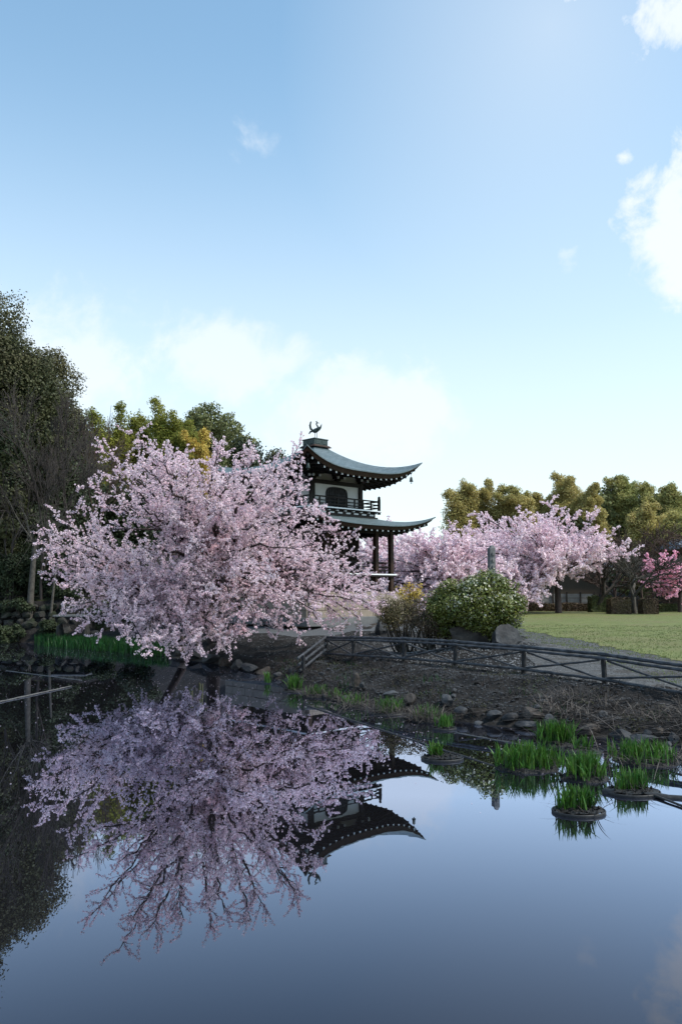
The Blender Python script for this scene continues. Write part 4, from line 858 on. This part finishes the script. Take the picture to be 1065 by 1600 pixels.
def rock(px, py, wpx, hpx, label, seed, m='rock', group='rocks along the shoreline', depth=.8, sink=.25, name='rock'):
    b = GH(px, py); sx = wpx / 2 / F * b[1]; sz = hpx / F * b[1] * .62; mb = MB(); mb.add(*rock_mesh((0, 0, sz * .45), sx, sx * depth, sz, seed, rz=seed * .7))
    o = mb.build(name, M[m]); o.location = (b[0], b[1] + sx * depth * .5, b[2] - sz * .05); tag(o, label, 'rock', group)
    for p in o.data.polygons: p.use_smooth = False
RK = [(283, 1024, 32, 17, 'rock under the left tips of the hanging blossom'), (305, 1030, 34, 18, 'rock in the shadow directly below the blossoms'), (328, 1036, 38, 20, 'dark rounded rock below the largest cherry'), (350, 1041, 30, 16, 'squat rock where the shaded bank starts to open'),
      (371, 1046, 28, 18, 'rock with a lit flat face left of the wide low one'), (390, 1050, 34, 18, 'widest of the rocks on the shaded bank'), (412, 1054, 28, 15, 'rock just left of the first iris shoots'), (434, 1058, 18, 9, 'low rock behind the first iris shoots'), (455, 1050, 18, 9, 'flat stone on the bank below the sloping handrail'),
      (556, 1073, 21, 25, 'upright grey stone standing on the bank between straw tufts'), (566, 1076, 12, 11, 'pale small stone leaning on the upright one'), (611, 1090, 26, 12, 'straw-coloured hump of rock left of the pale slab'), (640, 1100, 32, 18, 'pale angular rock beside the dry round tuft'), (698, 1103, 30, 22, 'blue-grey rock behind the round pot of irises'),
      (722, 1117, 30, 13, 'dark low rock touching the water right of the pot'), (748, 1119, 34, 16, 'buff stone in the middle of the shoreline row'), (775, 1123, 34, 14, 'flat grey stone in the shoreline row'), (798, 1127, 34, 18, 'dark block of stone left of the big paired boulders'), (832, 1128, 46, 24, 'upper of the big paired boulders'),
      (826, 1138, 42, 15, 'lower of the big paired boulders'), (862, 1136, 32, 21, 'boulder behind the tall iris clump'), (922, 1150, 60, 18, 'broad pale flat boulder right of the tall iris clump'), (972, 1155, 44, 22, 'pointed dark boulder under the dead straw'), (1008, 1160, 46, 16, 'long slanting boulder under the dead straw'), (1030, 1150, 20, 14, 'small grey rock between the slanting boulder and the edge'),
      (1055, 1160, 32, 16, 'boulder cut by the right edge of the photo'), (1046, 1166, 13, 8, 'pebble-sized stone at the water by the right edge')]
for i, (px, py, a, b_, lab) in enumerate(RK): rock(px, py, a, b_, lab, i + 3, 'rock' if i % 3 else 'rock_brown')
rock(594, 992, 32, 32, 'dark craggy boulder at the temple forecourt beside the olive shrub', 101, 'rock', None, .7)
rock(735, 1013, 80, 50, 'brown split rock at the left foot of the flowering shrub', 103, 'rock_brown', 'rocks under the flowering shrub', .5)
rock(790, 1013, 62, 42, 'grey white-streaked rock at the right foot of the flowering shrub', 104, 'rock', 'rocks under the flowering shrub', .6)
rock(615, 1098 - 110, 8, 8, 'fist-sized stone beside the craggy boulder', 105, 'rock', None)
# dark cracked ledge along the forecourt edge
rr = random.Random(8); mb = MB()
for i in range(60):
    px = 440 + i * 3.2 ; bb = GH(px, 978 + 5 * math.sin(i * .5) + rr.uniform(-2, 2)); mb.add(*rock_mesh((bb[0], bb[1], bb[2]), rr.uniform(.15, .32), rr.uniform(.12, .2), rr.uniform(.04, .09), 200 + i, 2))
tag(mb.build('edging_stones', M['rock_brown']), 'ragged dark edging of small stones along the forecourt gravel', 'edging', kind='stuff')
# retaining wall at left bank
mb = MB(); rr = random.Random(2); x0, x1 = -26, -13.2
for row in range(5):
    x = x0 + rr.uniform(0, .3)
    while x < x1:
        w_ = rr.uniform(.35, .75); yy = 44.2 + row * .10; zz = .25 + row * .38 + rr.uniform(-.05, .05); mb.add(*rock_mesh((x + w_ / 2, yy, zz), w_ * .56, .32, .26, rr.randint(0, 9999), 2)); x += w_
tag(mb.build('stone_wall', M['stone_wall']), 'low wall of rough mossy stones below the moss at the left', 'wall')
mb = MB(); a, b_ = P(88, 962, 41.5), P(142, 962, 41.5); cx_ = (a[0] + b_[0]) / 2
mb.box((cx_, 41.5, a[2]), (b_[0] - a[0], 1.0, .09)); sb = mb.build('stone_footbridge', M['slab'], bevel=.015); tag(sb, 'thin pale stone slab bridge in the shade behind the green irises', 'bridge')
for s in (a[0] + .2, b_[0] - .2): mb = MB(); mb.add(*rock_mesh((s, 41.6, a[2] / 2 - .1), .25, .4, a[2] / 2 + .02, 5, 2)); mb.build('support', M['stone_wall'], sb)
for i, (px, py, a, b_) in enumerate([(20, 1000, 40, 16), (70, 992, 30, 14), (-5, 995, 30, 20), (100, 990, 26, 14), (150, 995, 30, 12), (45, 985, 30, 16)]):
    rock(px, py, a, b_, ['flat rock at the waterline left of the green irises', 'rock at the foot of the slim grey trunk', 'rock at the left edge by the water', 'rock under the stone footbridge', 'rock in the dark behind the green irises', 'mossy rock where the grey trunk meets the wall'][i], 300 + i, 'stone_wall', 'rocks on the left bank')

# ================================================================ FENCE
fn = empty('rustic_fence', FP[0], 'low rustic pole fence with crossed braces between pond and gravel', 'fence'); FH = .60
tops = []
for i, p in enumerate(FP):
    mb = MB(); ln = -.04 if i == 5 else .0; t = (p[0] + ln, p[1], p[2] + FH + .03); tops.append(np.array([p[0] + ln, p[1], p[2] + FH])); mb.tube([(p[0], p[1], p[2] - .2), ((p[0] + t[0]) / 2, p[1], p[2] + .3), t], [.062, .058, .055], 8); mb.build('post', M['post'], fn)
rr = random.Random(6)
def pole(mb, a, b, r0, r1, nodes=4, off=(0, 0, 0), sag=0.0, ext=.15):
    a = Vector(a) + Vector(off); b = Vector(b) + Vector(off); d = (b - a); L_ = d.length; d.normalize(); a = a - d * ext; b = b + d * ext; n = max(6, int((b - a).length / .16)); pts = []; rs = []
    for i in range(n + 1):
        t = i / n; p = a.lerp(b, t); p.z += -sag * math.sin(PI * t) + rr.uniform(-.004, .004); pts.append(p); r = r0 + (r1 - r0) * t; rs.append(r * (1.18 if i % 3 == 1 and nodes else 1))
    mb.tube(pts, rs, 7)
for i in range(len(FP) - 1):
    A, B = tops[i], tops[i + 1]; dv = B - A; dn = np.array([dv[1], -dv[0], 0]); dn = dn / np.linalg.norm(dn); dn = dn if dn[1] < 0 else -dn
    mb = MB(); pole(mb, A, B, .042, .034, 3, (0, 0, .03), rr.uniform(0, .02)); mb.build('top_rail', M['pole'], fn)
    mb = MB(); pole(mb, A, B, .028, .034, 3, tuple(dn * .07 + np.array([0, 0, -.045])), rr.uniform(0, .02)); mb.build('upper_rail', M['pole'], fn)
    lo = np.array([0, 0, -FH + .10]); mb = MB(); pole(mb, A + lo, B + lo, .036, .03, 3, tuple(dn * .075), .0); mb.build('bottom_rail', M['pole'], fn)
    for s in (0, 1):
        a_, b_ = (A + [0, 0, -.09], B + lo + [0, 0, -.03]) if s == 0 else (A + lo + [0, 0, .02], B + [0, 0, -.09]); dd = b_ - a_; a_ = a_ + dd * .05; b_ = b_ - dd * .05
        mb = MB(); pole(mb, a_, b_, .026, .021, 2, tuple(dn * (.035 if s else -.05)), 0, .05); mb.build('cross_brace', M['pole'], fn)
hr = empty('handrail', FP[0], 'three parallel sloping poles at the left end of the rustic fence', 'handrail'); lend = GH(470, 1046)
e0 = P(467, 1028, 24.3); hi = tops[0]
for k in range(3):
    mb = MB(); pole(mb, hi + [-.03, 0, .03 - k * .2], P(466 + k * 1.5, 1028 + k * 9.5, 24.3), .038, .036, 3, (0, -.08, 0), 0, .05); mb.build('rail', M['pole'], hr)
q = P(474, 1024, 24.32); mb = MB(); mb.tube([(q[0], q[1], lz(q[0], q[1]) - .2), (q[0], q[1], q[2])], [.06, .055], 8); mb.build('post', M['post'], hr)

# ================================================================ IRIS POTS AND WATERSIDE PLANTS
def iris(px, py, wpx, hpx, n, label, seed, rim=True, soil=True, dry=0.0, z=0.0, m='iris', depthk=.8, offs=None, group='iris pots standing in the pond', fill=1.0, name='iris_clump'):
    rng = np.random.default_rng(seed); b = P(px, py, 1); a, bb_, c = pix_dir(px, py); s = (z + .04 - CAMZ) / c; C = np.array([a * s, bb_ * s, z]); Rr = wpx / 2 / F * C[1]; H = hpx / F * C[1]
    e = empty(name, C, label, 'iris clump', group)
    if rim:
        mb = MB(); k = 40; prof = [(1.0, -.25), (1.01, .0), (1.02, .02), (1.0, .035), (.965, .03), (.96, .015)]; vs = []; fs = []
        for (rr_, zz) in prof:
            for j in range(k): q = 2 * PI * j / k; wv = 1 + .012 * math.sin(3 * q + seed); vs.append((C[0] + Rr * rr_ * wv * math.cos(q), C[1] + Rr * depthk * rr_ * wv * math.sin(q), zz * (1 if zz < 0 else 1) + z))
        for i in range(len(prof) - 1):
            for j in range(k): fs.append((i * k + j, i * k + (j + 1) % k, (i + 1) * k + (j + 1) % k, (i + 1) * k + j))
        mb.add(vs, fs); mb.build('pot_rim', M['rim'], e, smooth=True)
    if soil:
        mb = MB(); k = 28; nr = 7; vs = [(C[0], C[1], z + .05)]; fs = []
        for i in range(1, nr + 1):
            for j in range(k):
                q = 2 * PI * j / k; f = i / nr * (.95 if rim else 1.0); ed = 0 if rim else -.22 * (i / nr) ** 6; vs.append((C[0] + Rr * f * math.cos(q) * (1 + (0 if rim else .06 * math.sin(5 * q + seed))), C[1] + Rr * depthk * f * math.sin(q), z + .032 + ed + rng.uniform(-.012, .02) + (0 if rim else .03)))
        for j in range(k): fs.append((0, 1 + j, 1 + (j + 1) % k))
        for i in range(nr - 1):
            for j in range(k): a1 = 1 + i * k + j; a2 = 1 + i * k + (j + 1) % k; fs.append((a1, a1 + k, a2 + k, a2))
        mb.add(vs, fs); 
        for i in range(26): q = rng.uniform(0, 2 * PI); f = rng.uniform(0, .9) ** .5; mb.add(*rock_mesh((C[0] + Rr * f * math.cos(q), C[1] + Rr * depthk * f * math.sin(q), z + .05), *(rng.uniform(.012, .035, 3)), int(rng.integers(999)), 1))
        mb.build('mud', M['mud'], e)
    def disc(n_, k_=1.0):
        q = rng.uniform(0, 2 * PI, n_); f = rng.uniform(0, 1, n_) ** .5 * k_; return np.stack([C[0] + Rr * f * np.cos(q), C[1] + Rr * depthk * f * np.sin(q), np.full(n_, z + .03)], 1)
    if offs: pts = np.concatenate([disc(int(n / len(offs)), .38) + np.array([ox * Rr, oy * Rr, 0]) for ox, oy in offs])
    else: pts = disc(int(n * 1.5), .96 * fill)
    cl = pts[rng.integers(0, len(pts), max(5, n // 9))]; pts = pts * .45 + cl[rng.integers(0, len(cl), len(pts))] * .55    # fans of leaves
    link_mesh('leaves', quads_mesh(blades(pts, H * .72, .026, rng, .15, 4)), M[m], e)
    dry = max(dry, .22)
    if dry: link_mesh('dead_leaves', quads_mesh(blades(disc(int(n * dry), 1.02 if dry > .25 else .85), H * (.75 if dry > .25 else .5), .012, rng, 1.1 if dry > .25 else .7, 4)), M['straw_dark' if dry < .8 else 'straw'], e)
    return e
iris(903, 1264, 80, 44, 130, 'nearest round pot of green irises with a clear rim', 1, offs=[(-.45, .1), (.1, .1), (.5, .25)])
iris(987, 1234, 82, 40, 100, 'rimmed iris pot at the right with long muddy front lip', 2, offs=[(-.45, .1), (.55, .2), (0, .4)])
iris(912, 1212, 92, 44, 190, 'iris clump without a rim directly behind the nearest pot', 3, rim=False, dry=.3)
iris(823, 1196, 118, 44, 300, 'widest bright green iris clump at the left of the group', 4, rim=False, dry=.1)
iris(868, 1160, 66, 42, 190, 'tall iris clump against the boulders at the back of the group', 5, rim=False, dry=.35)
iris(908, 1172, 62, 30, 26, 'rimmed muddy pot with only a few thin shoots, behind the group', 6, offs=[(-.5, .2), (.4, .3)])
iris(1010, 1186, 126, 38, 210, 'broad half-dead iris clump at the right edge with red-brown straw', 7, rim=False, dry=.9)
iris(690, 1182, 64, 30, 60, 'lone round pot with two tufts of irises and bare mud at its right', 8, offs=[(-.6, .15), (-.1, .4)])
iris(694, 1136, 36, 26, 60, 'small iris pot close to the bank beside the dry round tuft', 9)
iris(664, 1124, 50, 30, 30, 'dry round grass tuft in a pot with straw drooping to the water', 10, rim=False, dry=9, group='dry tufts at the waterline')
iris(608, 1112, 56, 30, 70, 'pot with a few green shoots and dark straw skirt in front of the pale rock', 11, dry=3, group='dry tufts at the waterline')
iris(553, 1101, 54, 26, 30, 'straw tuft pot below the upright grey stone', 12, rim=False, dry=6, group='dry tufts at the waterline')
iris(492, 1086, 44, 24, 30, 'brown straw pot left of the pot below the upright stone', 13, rim=False, dry=4, group='dry tufts at the waterline')
iris(462, 1078, 40, 30, 60, 'pot of fresh iris shoots near the sloping handrail', 14, dry=.6, group='dry tufts at the waterline')
iris(418, 1066, 16, 22, 26, 'tiny leftmost sprig of irises in front of the shaded rocks', 15, rim=False, soil=False, group='dry tufts at the waterline')
iris(525, 1090, 30, 20, 16, 'dark straw tussock squeezed between two straw pots', 16, rim=False, dry=6, group='dry tufts at the waterline')
# far iris bed along the left shore (a mass)
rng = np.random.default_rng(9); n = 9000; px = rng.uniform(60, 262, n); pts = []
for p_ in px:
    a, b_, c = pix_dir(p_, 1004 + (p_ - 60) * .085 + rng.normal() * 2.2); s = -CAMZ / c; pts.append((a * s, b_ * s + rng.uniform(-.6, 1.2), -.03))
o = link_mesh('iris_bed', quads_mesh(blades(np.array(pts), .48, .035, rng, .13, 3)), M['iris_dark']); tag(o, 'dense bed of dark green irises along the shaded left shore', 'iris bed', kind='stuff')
# dead grass, sprouts and pebbles on the bank
def scatter(pxa, pxb, pya, pyb, n, seed, cond=None):
    rng = np.random.default_rng(seed); out = []
    x0, x1 = -7, 12; X = rng.uniform(x0, x1, n * 12); Y = rng.uniform(11, 34, n * 12); s = shore_sd(X, Y); k = cond(X, Y, s); X, Y = X[k][:n], Y[k][:n]; return np.stack([X, Y, land(X, Y)], 1), rng
def nearb(X, Y): return Y < fence_y(X) + .3
pt, rng = scatter(0, 0, 0, 0, 8000, 1, lambda X, Y, s: (s > .15) & (s < 1.25 + .3 * np.sin(X * 3)) & (X > 3.9) & nearb(X, Y) & (np.sin(X * 2.1) + np.sin(X * 5.3 + Y * 3) > -.9))
o = link_mesh('dead_grass', quads_mesh(blades(pt, .32, .016, rng, 1.3, 4)), M['straw']); tag(o, 'matted dead straw on the bank above the boulders', 'dead grass', kind='stuff')
pt, rng = scatter(0, 0, 0, 0, 5000, 2, lambda X, Y, s: (s > -.02) & (s < 2.4) & (X > -2.6) & (X < 7) & nearb(X, Y) & (np.sin(X * 4.1 + Y) + np.sin(X * 2.3 - Y * 5) > .6))
o = link_mesh('brown_grass', quads_mesh(blades(pt, .19, .014, rng, .9, 3)), M['straw_dark']); tag(o, 'short dark brown grass in patches on the middle of the bank', 'grass', kind='stuff')
pt, rng = scatter(0, 0, 0, 0, 1500, 3, lambda X, Y, s: (s > .0) & (s < 1.8) & (X > -2.6) & nearb(X, Y) & (np.sin(X * 3.3 + 1) + np.sin(Y * 4.3 + X * 1.7) > 1.15))
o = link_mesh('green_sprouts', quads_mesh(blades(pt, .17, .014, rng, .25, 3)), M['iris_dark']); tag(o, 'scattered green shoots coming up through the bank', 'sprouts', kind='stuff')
rng = np.random.default_rng(33); mb = MB(); cnt = 0
for i in range(1500):
    x_ = rng.uniform(-4.5, 9.5); y_ = rng.uniform(11, 31); s_1 = float(shore_sd(x_, y_))
    if s_1 < .05 or y_ > fence_y(x_) + .1: continue
    if math.sin(x_ * 2.7 + y_) + math.sin(y_ * 3.9 - x_) < -.4 and rng.uniform() < .8: continue
    a_ = rng.uniform(.025, .085); mb.add(*rock_mesh((x_, y_, lz(x_, y_) + a_ * .1), a_, a_ * rng.uniform(.6, 1), a_ * .6, int(rng.integers(99999)), 1)); cnt += 1
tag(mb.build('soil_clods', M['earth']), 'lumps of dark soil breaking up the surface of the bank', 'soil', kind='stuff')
rng = np.random.default_rng(44); mb = MB()
for i in range(900):
    x_ = rng.uniform(-5, 9.5); y_ = rng.uniform(11, 33); s_1 = float(shore_sd(x_, y_))
    if s_1 < -.1 or s_1 > 1.5 * rng.uniform() or y_ > fence_y(x_) + .1: continue
    a_ = rng.uniform(.04, .13); mb.add(*rock_mesh((x_, y_, max(lz(x_, y_), 0) + a_ * .2), a_, a_ * rng.uniform(.6, 1), a_ * .65, int(rng.integers(99999)), 2, rng.uniform(0, 3)))
tag(mb.build('shore_rubble', M['rock']), 'angular grey rubble strewn between the larger rocks along the waterline', 'rubble', kind='stuff')
def pebbles(name, n, seed, cond, smin, smax, m, label, hit=.35):
    pt, rng = scatter(0, 0, 0, 0, n, seed, cond); n = len(pt); s = rng.uniform(smin, smax, (n, 1)) * np.array([1, 1, .6]); oc = np.array([[1, 0, 0], [0, 1, 0], [-1, 0, 0], [0, -1, 0], [0, 0, 1], [0, 0, -1]], float)
    V = pt[:, None, :] + [0, 0, hit * smin] + oc[None] * s[:, None, :] * rng.uniform(.7, 1.3, (n, 6, 1)); fb = np.array([[0, 1, 4], [1, 2, 4], [2, 3, 4], [3, 0, 4], [1, 0, 5], [2, 1, 5], [3, 2, 5], [0, 3, 5]]); Fc = (fb[None] + np.arange(n)[:, None, None] * 6).reshape(-1)
    o = link_mesh(name, np_mesh(V.reshape(-1, 3), Fc, 3), M[m]); tag(o, label, 'pebbles', kind='stuff')
pebbles('bank_pebbles', 9000, 5, lambda X, Y, s: (s > .1) & (X > -4) & nearb(X, Y), .008, .034, 'rock', 'small dark stones strewn over the muddy bank')
pebbles('path_gravel', 12000, 6, lambda X, Y, s: (s > 1) & (Y > fence_y(X) - .1) & (X < lawn_edge(Y) + .2) & (X > 1.5) & (Y < 30), .010, .030, 'pebble', 'loose grey gravel behind the pole fence')
pebbles('forecourt_litter', 3000, 7, lambda X, Y, s: (s > .4) & (Y > fence_y(X)) & (X < 3) & (X > -6), .008, .025, 'pebble', 'fallen petals and grit on the dark ground before the temple')
rng = np.random.default_rng(12); n = 26000; Y = 14 + 26 * rng.uniform(0, 1, n) ** 1.3; X = lawn_edge(Y) + rng.uniform(-.15, 1, n) ** 1 * 12; pt = np.stack([X, Y, land(X, Y) + .02], 1)
o = link_mesh('lawn_grass', quads_mesh(blades(pt, .05, .018, rng, .5, 2)), M['lawn_blade']); tag(o, 'short mown grass on the lawn', 'grass', kind='stuff')

# ================================================================ FLOATING POLES
def fpole(a, b, r, label, z=0.0, z2=None, m='old_bamboo'):
    a = np.array([*G0(*a, z), z]); b = np.array([*G0(*b, z if z2 is None else z2), z if z2 is None else z2]); mb = MB(); pole(mb, a, b, r, r * .8, 3, ext=0); c = (a + b) / 2
    o = mb.build('floating_pole', M[m], smooth=True); tag(o, label, 'pole', 'poles lying in the pond')
fpole((-30, 1103), (112, 1072), .02, 'bright thin pole slanting up across the water at the left edge', .015)
fpole((10, 1048), (128, 1063), .015, 'upper dark red pole on the water at the left, above the bright one', .0)
fpole((478, 1103), (662, 1163), .03, 'long dark pole lying in the water below the straw pots', -.01, m='post')
fpole((655, 1161), (775, 1199), .028, 'pole running behind the lone iris pot towards the widest clump', -.01, m='post')
fpole((940, 1240), (1110, 1253), .06, 'thick dark pole on the water right of the rimmed iris pot', -.01, m='rim')
fpole((974, 1226), (1090, 1268), .018, 'thin cane slanting from the half-dead iris clump to the right edge', .02, m='rim')
fpole((712, 1145), (860, 1172), .012, 'thin pale cane under the surface between the small pot and the group', .0)

# fallen petals drifting on the pond
rng = np.random.default_rng(77); n = 1500; q = []
for (cx_, cy_, sx_, sy_, k_) in ((-9, 27, 5, 5, .35), (-3, 22, 4, 4, .3), (-12, 36, 3, 3, .2), (1, 16, 3, 2.5, .15)):
    m_ = int(n * k_); q.append(np.stack([rng.normal(cx_, sx_, m_), rng.normal(cy_, sy_, m_)], 1))
q = np.concatenate(q); q = q[(shore_sd(q[:, 0], q[:, 1]) < -.15) & (q[:, 1] > 9)]; C = np.stack([q[:, 0], q[:, 1], np.full(len(q), .006)], 1)
o = link_mesh('floating_petals', quads_mesh(leaf_quads(C, np.tile([[0, .05, 1.]], (len(C), 1)), .026, rng)), M['blossom']); tag(o, 'fallen cherry petals scattered over the still water', 'petals', kind='stuff')

# low weeds and moss patches on the bank
pt, rng = scatter(0, 0, 0, 0, 9000, 15, lambda X, Y, s: (s > .0) & (s < 3.4) & (X > -3.5) & nearb(X, Y) & (np.sin(X * 2.9 + Y * 1.1) + np.sin(Y * 3.3 - X * 2.2) + .6 * np.sin(X * 9 + Y * 7) > .75))
pt[:, 2] += rng.uniform(0, .05, len(pt)); nn = rnd_unit(rng, len(pt)) * .6 + [0, 0, .7]
M['weed'] = mat('bank weeds', (.022, .03, .010), .8, (.045, .04, .018), 2.5, isl=.5, trans=.15)
o = link_mesh('bank_weeds', quads_mesh(leaf_quads(pt, nn / np.linalg.norm(nn, axis=1, keepdims=True), .045, rng, .6)), M['weed']); tag(o, 'low mossy weeds in dark patches over the bank below the fence', 'weeds', kind='stuff')
pt, rng = scatter(0, 0, 0, 0, 2500, 16, lambda X, Y, s: (np.abs(Y - fence_y(X)) < .25) & (s > .2)); o = link_mesh('fence_grass', quads_mesh(blades(pt, .11, .010, rng, .7, 3)), M['straw_dark']); tag(o, 'sparse withered grass around the feet of the fence', 'grass', kind='stuff')
